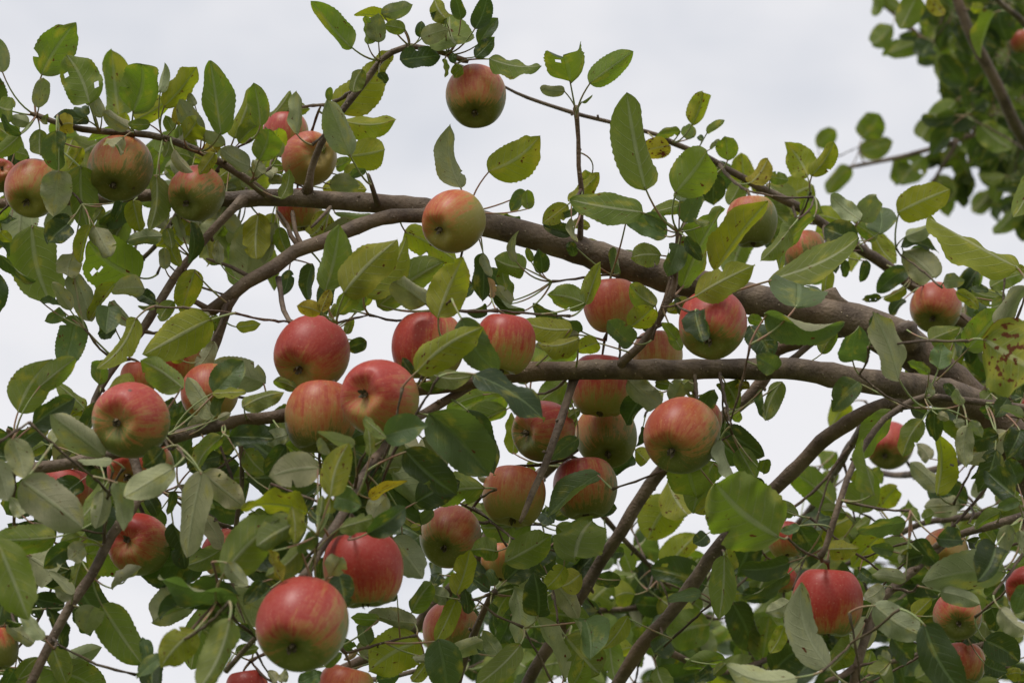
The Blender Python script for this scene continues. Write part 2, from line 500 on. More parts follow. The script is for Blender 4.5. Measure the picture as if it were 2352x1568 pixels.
branch('branch', TREE, [(640, 462, 24, 2.42), (612, 447, 19, 2.41), (575, 418, 18, 2.40), (513, 378, 18, 2.39), (459, 348, 16, 2.38), (405, 327, 16, 2.38), (343, 311, 16, 2.38), (270, 304, 15, 2.38), (189, 296, 14, 2.38), (130, 283, 12, 2.37), (84, 267, 13, 2.37)])
branch('branch', TREE, [(706, 446, 32, 2.42), (711, 420, 20, 2.41), (716, 390, 17, 2.41), (737, 332, 16, 2.40), (755, 298, 15, 2.40), (778, 265, 15, 2.40), (810, 224, 16, 2.40), (848, 176, 16, 2.40), (875, 138, 14, 2.40), (902, 119, 14, 2.40), (940, 105, 13, 2.40), (983, 112, 12, 2.40), (1026, 124, 12, 2.40), (1064, 138, 14, 2.40)])
branch('branch', TREE, [(2420, 905, 40, 2.95), (2352, 845, 36, 2.92), (2280, 790, 33, 2.88), (2217, 740, 31, 2.85), (2160, 705, 30, 2.83), (2109, 665, 29, 2.80), (2084, 648, 27, 2.79), (2030, 606, 26, 2.78), (1963, 564, 25, 2.76), (1893, 516, 23, 2.74), (1841, 479, 22, 2.72), (1747, 432, 18, 2.70), (1710, 410, 17, 2.69), (1669, 389, 16, 2.68), (1626, 362, 14, 2.67), (1542, 328, 12, 2.65), (1507, 310, 10, 2.64), (1404, 281, 9, 2.62), (1315, 258, 9, 2.60), (1210, 223, 8, 2.58), (1163, 202, 7, 2.56), (1100, 170, 6, 2.55)])
branch('branch', TREE, [(1332, 575, 22, 2.42), (1331, 545, 15, 2.41), (1334, 490, 12, 2.41), (1336, 435, 12, 2.40), (1329, 381, 11, 2.40), (1328, 320, 10, 2.40), (1326, 275, 12, 2.40), (1324, 250, 15, 2.40)])
branch('branch', TREE, [(1422, 848, 30, 2.33), (1432, 828, 22, 2.32), (1474, 789, 19, 2.31), (1507, 740, 18, 2.31), (1540, 680, 19, 2.31), (1549, 650, 16, 2.31), (1553, 597, 12, 2.31), (1557, 545, 14, 2.31), (1558, 533, 20, 2.31)])
branch('branch', TREE, [(1320, 866, 25, 2.335), (1313, 890, 20, 2.33), (1285, 970, 18, 2.30), (1250, 1073, 17, 2.28), (1224, 1130, 15, 2.27), (1205, 1175, 13, 2.26), (1196, 1195, 9, 2.26)])
branch('bough', TREE, [(2160, 905, 47, 2.41), (2071, 921, 40, 2.42), (1990, 946, 34, 2.43), (1930, 985, 34, 2.44), (1887, 1015, 34, 2.45), (1836, 1070, 32, 2.46), (1763, 1138, 32, 2.47), (1700, 1200, 31, 2.48), (1642, 1268, 32, 2.49), (1588, 1345, 32, 2.50), (1534, 1415, 30, 2.51), (1480, 1476, 33, 2.52), (1445, 1530, 31, 2.53), (1400, 1600, 29, 2.54)], 16, 0.010, 0.08)
branch('bough', TREE, [(1960, 725, 52, 2.45), (1877, 768, 34, 2.50), (1830, 785, 33, 2.52), (1780, 805, 32, 2.53), (1760, 860, 29, 2.53), (1709, 922, 28, 2.53), (1653, 962, 28, 2.54), (1570, 1030, 28, 2.54), (1507, 1094, 29, 2.55), (1453, 1172, 30, 2.55), (1426, 1222, 29, 2.55), (1372, 1303, 28, 2.56), (1326, 1382, 28, 2.56), (1277, 1463, 28, 2.57), (1237, 1522, 28, 2.57), (1200, 1590, 28, 2.58)], 16, 0.010, 0.08)
branch('branch', TREE, [(1935, 765, 22, 2.44), (1880, 775, 17, 2.44), (1830, 815, 15, 2.43), (1800, 838, 14, 2.42)])
branch('branch', TREE, [(300, 1035, 24, 2.20), (318, 1090, 22, 2.19), (318, 1140, 22, 2.17), (303, 1172, 22, 2.16), (257, 1228, 23, 2.15), (211, 1320, 23, 2.14), (162, 1388, 23, 2.13), (122, 1463, 22, 2.12), (73, 1567, 22, 2.11), (45, 1620, 21, 2.10)])
branch('branch', TREE, [(1083, 880, 24, 2.32), (1030, 915, 20, 2.30), (980, 945, 19, 2.28), (920, 985, 19, 2.22), (875, 1032, 20, 2.14), (829, 1102, 20, 2.10), (794, 1167, 20, 2.07), (751, 1234, 20, 2.05), (710, 1307, 19, 2.03), (694, 1325, 20, 2.02)])
branch('branch', TREE, [(1500, 900, 30, 2.50), (1400, 965, 28, 2.56), (1290, 1050, 28, 2.60), (1190, 1140, 28, 2.62), (1132, 1207, 28, 2.63), (1091, 1296, 28, 2.64), (983, 1401, 28, 2.66), (956, 1442, 27, 2.67), (834, 1514, 25, 2.68), (700, 1580, 22, 2.70)])
branch('branch', TREE, [(2440, 955, 22, 2.28), (2352, 936, 18, 2.26), (2206, 917, 16, 2.23), (2125, 912, 16, 2.22), (2071, 935, 15, 2.21), (2030, 962, 15, 2.20), (1990, 1013, 15, 2.19), (1966, 1053, 14, 2.18), (1947, 1100, 15, 2.17), (1930, 1148, 15, 2.16), (1909, 1212, 15, 2.15), (1895, 1258, 14, 2.15), (1885, 1275, 17, 2.15)])
branch('branch', TREE, [(2440, 1160, 24, 2.20), (2352, 1183, 21, 2.20), (2287, 1202, 20, 2.20), (2220, 1221, 18, 2.20), (2170, 1240, 14, 2.21), (2120, 1270, 11, 2.22), (2098, 1300, 10, 2.22)])
branch('branch', TREE, [(2180, 1240, 18, 2.22), (2098, 1309, 21, 2.21), (2030, 1369, 20, 2.20), (1998, 1428, 20, 2.19), (1976, 1495, 20, 2.18), (1963, 1544, 22, 2.18), (1955, 1610, 22, 2.18)])
branch('branch', TREE, [(1963, 1530, 17, 2.18), (1933, 1552, 14, 2.17), (1905, 1562, 12, 2.16)])
branch('branch', TREE, [(1040, 1610, 18, 2.40), (1064, 1517, 17, 2.38), (1091, 1450, 16, 2.36), (1110, 1407, 15, 2.35), (1131, 1361, 14, 2.34), (1140, 1357, 15, 2.34)])
branch('branch', TREE, [(640, 636, 14, 2.36), (646, 670, 12, 2.35), (653, 713, 12, 2.33), (677, 756, 11, 2.31)])
branch('branch', TREE, [(544, 985, 14, 2.22), (553, 1032, 11, 2.22), (556, 1107, 11, 2.23), (546, 1183, 11, 2.24), (543, 1216, 12, 2.25)])
branch('branch', TREE, [(60, 1075, 17, 2.18), (54, 1048, 15, 2.17), (36, 1012, 13, 2.16), (22, 991, 12, 2.15)])
branch('branch', TREE, [(868, 470, 15, 2.41), (860, 447, 12, 2.40), (853, 425, 11, 2.39), (846, 405, 9, 2.39)])
branch('branch', TREE, [(759, 474, 9, 2.40), (745, 490, 8, 2.39), (722, 515, 7, 2.38)])
branch('branch', TREE, [(684, 564, 13, 2.37), (668, 540, 11, 2.38), (660, 515, 10, 2.39), (642, 490, 9, 2.39)])
branch('branch', TREE, [(692, 560, 12, 2.37), (678, 530, 10, 2.39), (672, 490, 10, 2.41)])
branch('branch', TREE, [(480, 710, 16, 2.37), (451, 693, 12, 2.37), (420, 685, 9, 2.37)])
branch('branch', TREE, [(572, 634, 11, 2.37), (530, 612, 9, 2.38), (488, 600, 8, 2.39)])
branch('branch', TREE, [(420, 470, 15, 2.46), (370, 550, 12, 2.55), (325, 595, 10, 2.58), (270, 640, 8, 2.6)])
branch('branch', TREE, [(520, 1540, 13, 2.05), (560, 1492, 13, 2.03), (588, 1462, 12, 2.01), (620, 1440, 9, 2.0)])
branch('branch', TREE, [(1372, 1303, 16, 2.56), (1300, 1390, 14, 2.8), (1400, 1400, 13, 2.9), (1520, 1393, 12, 2.95), (1640, 1420, 10, 3.0)])
branch('branch', TREE, [(1300, 1080, 18, 2.62), (1396, 1198, 13, 2.7), (1471, 1277, 11, 2.75), (1540, 1350, 8, 2.8)])
branch('branch', TREE, [(1480, 1470, 18, 2.53), (1640, 1540, 14, 2.7), (1747, 1520, 13, 2.75), (1828, 1468, 12, 2.8), (1930, 1420, 9, 2.85)])
branch('branch', TREE, [(2480, 1180, 26, 2.75), (2352, 1170, 20, 2.8), (2230, 1185, 17, 2.85), (2110, 1205, 14, 2.9), (2000, 1265, 12, 2.95), (1900, 1320, 9, 3.0)])
branch('branch', TREE, [(2480, 1400, 26, 2.6), (2360, 1440, 20, 2.65), (2260, 1480, 17, 2.7), (2120, 1500, 13, 2.75), (2010, 1530, 10, 2.8)])
branch('branch', TREE, [(2000, 950, 22, 2.5), (1900, 1110, 18, 2.9), (1860, 1170, 16, 3.05), (1800, 1240, 13, 3.1), (1730, 1330, 10, 3.15)])
branch('branch', TREE, [(2300, 990, 28, 2.5), (2200, 1060, 18, 2.9), (2080, 1090, 15, 3.1), (1990, 1080, 12, 3.2)])
branch('branch', TREE, [(760, 1530, 16, 2.68), (850, 1560, 13, 2.6), (960, 1540, 11, 2.55)])
# cut stub and knot on the main bough
branch('cut_stub', TREE, [(1928, 718, 60, 2.425), (1912, 692, 40, 2.42), (1902, 668, 32, 2.42)], 14, 0.003, 0.45)
branch('knot', TREE, [(2095, 782, 70, 2.42), (2086, 768, 56, 2.395), (2080, 756, 40, 2.383), (2078, 752, 22, 2.379)], 14, 0.002, 0.4)

# the tree behind
branch('trunk', TREE_B, [(2620, 1080, 150, 4.72)], 14, 0.06, 0.12, world_pts=[(1.45, 4.75, -0.03, 0.12), (1.44, 4.73, 0.8, 0.1), (1.42, 4.66, 1.6, 0.09)])
branch('bough', TREE_B, [(2620, 1080, 140, 4.72), (2560, 700, 46, 4.55), (2460, 480, 32, 4.0), (2352, 319, 29, 3.75), (2319, 259, 27, 3.7), (2287, 189, 26, 3.68), (2255, 130, 25, 3.66), (2222, 62, 24, 3.65), (2190, -20, 22, 3.65)], 12, 0.02, 0.08)
branch('branch', TREE_B, [(2480, 500, 26, 4.1), (2420, 160, 18, 3.6), (2352, 52, 15, 3.5), (2300, 10, 13, 3.45), (2270, -30, 11, 3.4)])
branch('branch', TREE_B, [(2540, 650, 26, 4.4), (2380, 360, 18, 4.35), (2249, 313, 14, 4.3), (2179, 330, 13, 4.28), (2071, 360, 11, 4.26), (1955, 383, 9, 4.25)])
branch('branch', TREE_B, [(2480, 520, 20, 4.3), (2300, 230, 14, 4.4), (2140, 108, 11, 4.4), (2080, 55, 10, 4.4), (2000, -10, 9, 4.4)])
branch('branch', TREE_B, [(2200, 322, 12, 4.28), (2160, 390, 9, 4.28), (2130, 440, 7, 4.28)])


# ------------------------------------------------------------------ leaves read off the photo
# per tile: blade base x y, tip x y, visible width, kind [, distance]
# kinds seen from below: g green, y yellow-green, p pale (front light put into its colour), a autumn, b dry; seen from above: t mid, d dark
TILE_D = {(0, 0): 2.36, (1, 0): 2.37, (2, 0): 2.38, (3, 0): 4.3, (0, 1): 2.35, (1, 1): 2.30, (2, 1): 2.29, (3, 1): 2.45,
          (0, 2): 2.17, (1, 2): 2.10, (2, 2): 2.25, (3, 2): 2.20, (0, 3): 2.12, (1, 3): 2.25, (2, 3): 2.36, (3, 3): 2.12}
LEAVES = {
(0, 0): '''350 640 630 200 300 g;330 920 370 660 130 p;20 620 -20 320 140 p;-30 900 175 940 200 g;180 1150 0 1010 80 d;250 1050 90 1000 110 p;170 1150 -20 1310 150 g;130 1180 -20 1080 160 g
340 1100 330 1340 150 g;480 1090 660 1040 160 a;480 1110 500 1450 220 t 2.3;380 1060 400 980 60 g;760 880 575 487 300 g;770 860 780 610 75 g;780 900 690 720 90 p;760 1030 470 1000 110 d;720 1000 690 870 120 t;870 1000 790 800 110 p
1130 960 1230 490 350 g;1150 1020 1450 825 190 y;1390 910 1660 575 200 y;1360 790 1440 560 90 p;1100 1090 880 950 150 p;1280 1060 1090 1050 80 g;1060 1150 760 1120 90 g 2.42
1500 1060 1560 860 120 a;1740 1140 1540 860 170 p;1880 1150 1810 540 200 g;1560 1190 1700 1000 200 y;1470 1110 1410 1000 90 g;1660 900 1610 800 70 p
1990 1180 2150 730 230 y;2215 1080 2160 715 170 g;2030 1220 2230 1040 160 g;1920 1230 1650 1130 130 p;1850 1300 1750 1200 120 a;2130 1420 1890 1270 180 p;2200 1370 2300 1080 220 g;2230 1480 2150 1360 120 p
700 1250 580 1430 130 y 2.42;1050 1170 950 1280 180 p 2.33;1480 1280 1620 1470 60 p 2.33;1440 1200 1400 1340 90 g;1450 1290 1620 1340 130 g 2.42;1830 1300 1700 1480 110 y 2.33;1350 1300 1280 1420 130 g 2.45
120 1290 250 1330 110 g 2.45;1230 1290 1330 1330 100 g 2.45;1650 1330 1800 1420 120 y 2.45;1950 1450 1830 1560 130 y 2.46;820 1210 1000 1150 120 g 2.45;620 1180 560 1340 140 y 2.45''',
(1, 0): '''755 415 470 10 210 g;885 380 920 140 80 g;980 365 970 110 150 p;840 590 760 790 150 g;1160 510 1510 440 150 d;620 950 1000 540 330 y 2.46;960 600 1080 430 150 y 2.44;980 620 1060 710 80 d 2.38
1130 170 790 85 70 y;1000 120 1260 40 130 p;1210 250 1040 215 110 g;1340 330 1560 260 150 p;1330 320 1340 185 80 d;1640 380 1600 200 340 g;1550 160 1450 -20 170 y;1680 170 1620 -30 130 d;1800 250 1900 -30 150 d;1830 380 1990 150 120 d;1800 490 1960 330 120 d;1920 500 2350 590 120 g
1560 190 1440 110 90 d;1530 500 1550 655 45 g;1620 540 1610 450 60 d;1690 560 1620 650 100 g;280 1150 300 780 130 p;60 1000 230 790 110 g 2.5;150 980 390 930 120 g 2.55;130 1270 120 1080 170 y 2.43;120 1330 150 1200 85 p 2.42;0 1330 50 1100 70 p;560 860 575 740 60 g
740 1330 550 870 240 p 2.33;650 1020 1130 1065 210 y 2.47;720 1330 1040 1275 250 y 2.47;870 1440 740 1510 80 t;1680 1601 1550 1100 200 p 2.38;1910 1460 2360 1180 320 y 2.40;500 1290 620 1180 120 y 2.45;620 1420 720 1370 110 g 2.5;60 1400 150 1480 120 g 2.5;100 1480 0 1420 120 p 2.48;40 1530 180 1540 90 p 2.48''',
(2, 0): '''370 700 300 370 350 g;530 710 890 450 210 g;325 775 110 745 100 p;465 870 550 805 30 g;1405 1065 1500 765 220 y 2.62;1420 1170 1330 1050 110 p 2.65;1310 1120 1105 1120 75 g 2.62;1530 1130 1690 1030 85 g 2.62;1220 1240 985 1290 170 a 2.6;1490 1200 1460 1150 50 d 2.64
1710 1365 1690 1165 170 g 2.66;1640 1480 1390 1520 150 g 2.68;1560 1270 1640 1190 50 p 2.66;1900 1560 2040 1370 180 a 2.64;2060 1500 2220 1530 100 g 2.68''',
(3, 0): '''400 1500 240 1270 230 y 2.66;430 1500 620 1210 180 y 2.63;1120 220 950 380 190 g;1370 360 1030 435 140 g;1000 -60 955 135 110 g;1050 -20 1190 90 100 g;1330 -30 1205 250 200 g 3.4;1440 -40 1560 120 130 a 3.4;1700 250 1340 190 180 g;1640 350 1380 490 160 g;1600 420 1600 735 180 g;1850 470 1650 500 130 g
1950 650 1550 1080 260 g;1850 580 1710 760 150 g;860 1180 1000 970 200 g;840 1290 1110 1200 180 g;480 1250 640 1090 140 g;1500 1010 1330 1210 190 g;440 1340 310 1280 100 g;770 1420 560 1640 170 g;1200 1340 1150 1550 180 g;1400 1330 1200 1560 220 g;1680 1340 1790 1550 180 g;1900 1150 1980 1460 170 g;1980 100 1800 435 60 g 3.5;1700 1250 1560 1400 170 g;1820 1180 1720 1330 160 g
1480 1500 1600 1720 190 g;1540 1560 1600 1830 150 g;2240 1380 2120 1600 200 g 4.2;2100 1180 2160 1400 190 g;2000 900 2200 700 200 g;2100 400 1930 560 200 g;1700 130 1480 130 170 g;2050 250 2230 120 200 g;1900 60 1780 60 90 y 3.6;2200 560 2040 760 220 g;1750 1000 1950 1130 210 g;1650 950 1900 830 200 g;2000 300 1880 420 150 y''',
(0, 1): '''690 0 740 515 250 g;500 40 470 400 240 p 2.31;600 440 430 470 90 d;580 490 400 670 200 d;270 500 420 1140 440 g 2.44;1190 960 740 640 400 g 2.45;800 510 930 750 200 p;770 500 680 810 90 y;870 340 800 460 80 g;1040 295 940 465 80 d;1130 290 1190 545 170 y 2.44;1330 80 1280 540 190 g;1380 310 1330 530 180 p 2.42;1500 420 1570 600 90 p
1380 600 1080 640 140 p 2.44;1420 530 1460 700 110 g;1440 640 1530 850 110 y;1405 880 1390 680 110 p;1620 480 1690 820 60 d;1850 460 1680 640 150 p 2.44;1960 360 1840 450 100 p 2.45;2200 400 2200 830 220 y 2.48;2090 980 2100 480 300 p 2.52;1870 830 1830 630 80 p;0 560 100 640 90 y;-20 600 105 745 60 d;-20 740 260 1000 90 d;-60 900 10 1240 130 d;620 740 560 980 190 p;620 900 770 1310 180 p
600 1230 450 1000 130 p;980 990 780 1300 110 y;1230 1040 960 1060 210 p;1190 1090 1300 1150 120 d;1350 1155 1190 1230 55 g;1660 880 1540 1260 200 y 2.33;1800 1300 1280 1600 340 y 2.22;1790 1270 1640 1240 70 p;1880 1400 1790 1280 120 g;2005 1370 2210 1350 80 y;930 1190 900 1420 200 t;940 1150 1120 1400 130 p;990 1390 820 1430 130 d;1160 1290 905 1740 160 y 2.25;550 1240 400 1300 120 t;650 1270 540 1700 230 t;340 1150 530 1180 60 d;1480 1150 1350 1320 120 g
60 440 0 380 130 g 2.4;100 430 0 490 120 d 2.42;1900 120 1830 60 120 y 2.46;2050 160 2180 60 130 p 2.47;1840 590 1900 520 100 g 2.48''',
(1, 1): '''145 285 250 60 80 g 2.36;560 400 360 640 230 y 2.5;600 400 900 420 80 g 2.5;510 590 830 470 120 p 2.46;80 400 20 700 130 y 2.5;100 480 30 850 130 p 2.5;130 520 220 760 120 g 2.48;525 1070 640 520 280 g 2.2;680 1085 1120 655 320 y 2.18;490 1250 290 1190 130 a 2.2;490 1240 565 1060 100 a 2.2;640 1260 840 975 110 g 2.19;420 830 350 1160 110 d 2.4;560 930 510 1280 140 d 2.4;220 880 170 1110 70 d 2.42;640 1180 560 1290 90 g 2.25
840 1090 1290 630 230 y 2.24;780 1250 790 1070 160 t 2.27;850 1190 920 1070 90 y 2.3;970 1200 1520 830 300 g 2.25;880 1490 710 1560 120 d 2.3;700 1430 770 1290 70 g 2.3;1390 1180 1110 990 260 p 2.2;1480 1290 1690 800 300 y 2.17;1650 1100 1800 1000 100 d 2.45;1200 560 1610 790 230 y 2.45;1870 740 1850 1140 130 d 2.36;1870 740 1930 940 70 p 2.35;1940 1130 1920 940 80 b;2230 870 1960 790 210 g 2.36;2150 820 2110 560 60 p 2.35;2110 1160 1980 880 100 g 2.38
2110 1180 1980 1010 120 p 2.37;2220 1240 1960 1130 110 d 2.36;2240 220 2120 380 140 t 2.38;2090 420 1900 430 50 y 2.48;2190 460 2050 430 90 d 2.44;1300 1751 1840 1370 290 y 2.08;1680 1290 1950 1771 230 t 2.13;560 160 830 160 180 p 2.5;500 190 890 220 180 y 2.55;700 90 840 0 120 y 2.5;1900 1200 1760 1250 110 d 2.4;2040 1000 1900 880 120 d 2.42''',
(2, 1): '''1010 210 850 -586 340 g;1260 235 1560 -150 350 g;990 395 390 310 220 g;870 430 480 390 110 g 2.36;1190 600 850 430 170 t 2.36;1180 540 1010 410 120 t;1300 300 1340 200 110 t;1330 480 1470 210 200 t;1330 330 1060 390 120 g 2.36;1320 1040 1690 400 300 g 2.34;1600 900 2020 310 280 y;1430 1110 1940 900 240 y 2.24;1140 760 890 780 190 g;1290 660 1200 910 190 t;1350 600 1480 800 80 d;1560 480 1400 470 70 g
15 370 10 200 110 g 2.36;350 330 130 500 150 y 2.38;350 300 640 120 140 y 2.45;430 375 290 430 70 t 2.37;380 440 400 650 70 p 2.36;370 640 400 775 90 d 2.36;400 560 150 500 120 d 2.4;390 480 530 520 100 y 2.44;500 640 660 680 70 y 2.48;790 920 750 700 70 t 2.36;910 740 820 730 50 g 2.48;130 910 100 720 130 d 2.36;40 820 0 700 60 g 2.36;500 1170 185 1100 200 g 2.26;500 1180 620 830 170 y 2.26;880 1370 1060 1210 200 y 2.29
900 1510 700 1320 200 t 2.27;1100 1190 870 1020 180 g 2.29;610 1500 430 1568 150 y 2.3;470 1410 70 1180 200 d 2.42;440 1430 80 1540 150 p 2.42;450 1465 90 1590 110 y 2.3;390 1390 -60 1330 210 y 2.3;1430 1230 1500 1505 230 d 2.18;1280 1480 1160 1330 120 g;1270 1120 1330 1280 60 d;1370 1130 1200 1240 110 y;1880 1290 2010 1330 90 g 2.3;1900 1360 2080 1600 220 d 2.36;1410 100 1520 290 180 y 2.7;1600 70 1590 320 180 d 2.66;1830 130 1720 320 150 g 2.7;2010 270 2240 520 200 g 2.75;1600 40 1380 120 130 y 2.7;2240 530 2000 800 110 g 2.5
1230 1420 1320 1560 110 g 2.36;980 1340 1060 1400 90 d 2.36;560 60 470 170 120 y 2.45''',
(3, 1): '''60 980 900 790 150 g 2.3;310 1200 310 840 430 t 2.22;30 1250 680 1420 190 t 2.2;50 150 300 430 230 g 2.76;370 290 500 380 200 g 2.66;850 460 600 290 110 p 2.66;850 470 990 250 200 p 2.66;1010 580 1010 360 240 t 2.66;1160 400 1590 210 260 y 2.64;820 660 530 510 220 d 2.62;990 620 820 500 140 g 2.7;720 480 760 390 80 g 2.7;1190 690 1510 650 80 d 2.66;1230 600 1470 510 140 p 2.68;1480 950 1220 720 260 p 2.64;1550 990 1720 980 120 p 2.6
2200 870 1460 400 240 y 2.28;1300 750 1390 680 100 d 2.7;1250 870 1000 1070 150 d 2.74;1240 1040 1050 1130 90 y 2.7;1030 1120 870 1140 70 d 2.7;1220 1130 1110 1260 110 d 2.74;460 440 10 790 130 g 2.55;900 800 850 985 100 d 2.66;700 790 720 950 90 d 2.66;600 800 640 910 90 d 2.66;580 880 560 1130 110 y 2.7;1180 1831 1000 1260 170 p 2.12;960 1400 1000 1250 90 d 2.15;520 1600 640 1410 140 g 2.4;1440 1480 1640 1400 180 g 2.36
1760 1560 2040 1220 260 g 2.34;2030 1390 2240 1010 160 p 2.28;1950 1030 2230 920 140 g 2.6;1940 1060 1770 1040 70 d 2.6;1660 1070 1880 1180 90 y 2.62;2090 1120 1790 1090 120 g 2.66;2170 850 2260 900 60 y;2300 50 2180 450 190 g 2.3;1640 1480 1760 1540 170 d 2.44;1720 1380 1840 1420 150 d 2.7;1880 1330 1800 1250 100 d 2.7;1640 1420 1560 1300 110 d 2.85;2100 1150 1960 1210 130 g 2.6''',
(0, 2): '''150 680 400 260 300 g;330 470 630 230 190 g;270 800 630 570 230 d;150 960 410 800 170 d 2.22;720 650 500 450 150 g 2.3;840 450 860 205 180 g 2.3;700 660 500 740 120 y 2.3;700 840 640 690 130 p 2.3;700 870 820 600 120 d 2.26;890 1060 450 710 250 p 2.08;960 1090 670 1090 100 p 2.07;390 950 210 1050 120 g 2.24;100 900 210 1240 210 p 2.0;-40 1080 60 1430 230 p 1.95;180 1260 690 1640 350 p 1.97;190 1560 100 1440 120 p 2.1
250 1230 370 1340 120 d;690 1260 430 1500 220 d 2.22;880 1180 720 1320 150 t 2.2;900 1250 680 1700 190 g 2.15;880 1340 820 1650 160 p 2.1;1000 1270 1060 1660 190 p 2.0;1480 1150 1080 1440 220 p 2.02;1390 990 1210 1150 160 d 2.08;1640 720 1440 800 130 d 2.25;1820 750 1600 800 100 p 2.24;1810 740 1600 400 150 p 2.2;1820 530 2060 250 240 t 2.2;1800 520 2080 490 60 y 2.19;2060 640 2400 520 190 g 2.18;2260 440 1790 270 250 p 2.4;1820 80 1680 310 130 p 2.3
1560 480 1200 250 260 g 2.14;1150 430 930 480 180 y 2.14;1830 720 1900 520 100 t 2.2;1850 740 1960 690 60 p;1890 890 1600 1140 130 g;1880 1050 1620 1150 140 d;1950 890 2330 900 180 d;1720 1180 1570 1890 230 p 2.06;1720 1190 2080 1480 220 p 2.12;2080 1000 2260 1200 170 g 2.22;1480 1350 1440 1560 90 d;1250 1400 1340 1560 120 d;1700 1440 1800 1490 90 g;1560 250 1420 120 120 y 2.3;1400 640 1500 560 100 d 2.3''',
(1, 2): '''280 480 80 410 110 g 2.25;910 1050 850 720 120 g 2.03;1020 890 1390 800 240 t 2.03;1050 900 860 740 80 g 2.03;1410 690 1890 1200 420 t 2.14;1740 660 1940 1200 250 d 2.3;1200 1000 1640 1380 300 d 2.08;1880 530 1620 620 130 g 2.45;1350 900 1560 1160 120 p 2.25;1880 1325 1370 1420 300 g 2.36;2120 1040 2130 690 140 y 2.5;1780 350 2420 640 130 d 2.08;1400 350 1740 410 140 g 2.14;1310 430 1600 430 90 d 2.16;1280 370 1190 225 80 d 2.15
780 960 470 860 110 p 2.06;560 1040 460 900 80 p 2.05;570 1400 720 960 220 y 1.95;480 1155 85 1230 270 p 2.0;600 1400 810 1470 190 t 1.96;900 1060 770 1000 120 d 2.1;1020 1180 840 1390 130 d 2.15;900 1420 1210 1275 110 a 2.1;1050 1390 930 1600 170 p 2.1;1040 1170 1170 1150 80 g 2.12;190 960 20 1220 170 d 2.2;210 870 0 920 150 p 2.2;180 960 320 1060 130 g 2.25;40 1430 210 1540 120 t 2.1;390 1540 -160 1400 95 y 2.0;480 1560 500 1390 120 g 1.97;560 1540 560 1400 100 y 1.97
470 1290 340 1400 110 d 2.1;1390 1340 1270 1480 120 d 2.5;120 1380 300 1450 120 d 2.2;1960 1240 1820 1240 70 p 2.4;2080 480 1940 520 80 g 2.4;1200 950 1070 1050 130 p 2.2''',
(2, 2): '''350 430 110 600 190 g 2.5;440 900 215 1075 140 t 2.34;620 1200 200 1560 200 t 2.34;450 660 360 720 80 g 2.4;860 410 1160 640 200 p 2.36;1000 540 850 780 200 d 2.4;1230 460 1090 430 110 g 2.45;1320 420 1240 570 150 p 2.36;1380 420 1430 550 120 p 2.36;1600 490 1500 660 150 t 2.3;1690 430 1800 660 220 g 2.32;2000 480 2010 750 65 t;2170 420 2020 750 170 g;2120 320 1980 230 170 t 2.22;1670 825 1980 1050 200 d 2.34
1800 990 1940 1240 170 g 2.32;2010 1200 2030 1075 120 g 2.3;2020 1310 1900 1270 80 d 2.32;1640 900 1760 1350 100 p 2.24;1720 680 1810 775 110 g 2.5;1370 1150 1440 1390 330 g 2.36;1600 1100 1420 1520 260 g 2.4;920 1000 1060 1120 140 y 2.5;910 1060 700 1210 180 d 2.52;990 800 940 970 60 d 2.45;1200 1260 1370 1560 300 y 2.75;1690 1390 1430 1530 130 y 2.38;2090 1450 2300 1540 110 g 2.4;300 1120 220 1040 120 d 2.5;60 1130 0 1180 90 y 2.5
1900 480 1780 430 110 a 2.34;520 1480 760 1500 160 d 2.5;960 1540 1150 1420 160 y 2.8''',
(3, 2): '''830 420 620 650 210 t;780 245 830 -10 250 t 2.2;1510 320 1545 120 170 t;1440 350 1255 260 70 g 2.18;1470 540 1430 430 55 p;1640 540 1560 440 80 d;1720 620 1650 480 100 p 2.16;1380 740 1220 1040 170 g 2.17;1480 650 1480 930 110 d;1110 660 870 1090 130 g 2.24;970 1390 810 930 100 g 2.1;1500 1390 1630 880 200 y 2.6;1530 1340 1280 1120 170 p 2.75;1440 1080 1320 950 140 p 2.8;1760 790 1740 1140 160 p;2020 870 1740 960 190 d;1780 750 1880 900 80 p 2.17
2000 990 1860 1350 180 d;2210 830 2110 1040 190 d;2100 560 2000 720 130 d;2240 720 2040 650 70 p 2.18;2170 1400 1930 1190 260 d 2.15;2190 1300 2100 1080 150 d 2.25;2240 960 2120 1050 140 d 2.3;1900 60 2400 330 560 s 2.1;740 600 600 800 180 y 3.1;640 1020 500 1150 150 g 3.1;640 1180 540 1310 130 g 3.1;460 1140 390 1300 110 p 3.1;380 1320 640 1340 130 p 3.1;850 1500 880 1280 220 t 3.0;940 1160 1030 1290 120 g 3.0;1000 1520 1150 1330 190 y 2.9
1220 1480 1330 1568 140 g 2.9;1960 520 1870 600 130 g 2.3;1240 380 1340 340 130 g 2.5;1900 700 2000 620 120 d 2.3;2230 560 2120 520 130 d 2.2;1270 650 1400 700 120 d 2.25;1500 700 1600 740 70 p 2.18;1650 780 1740 760 80 p 2.2''',
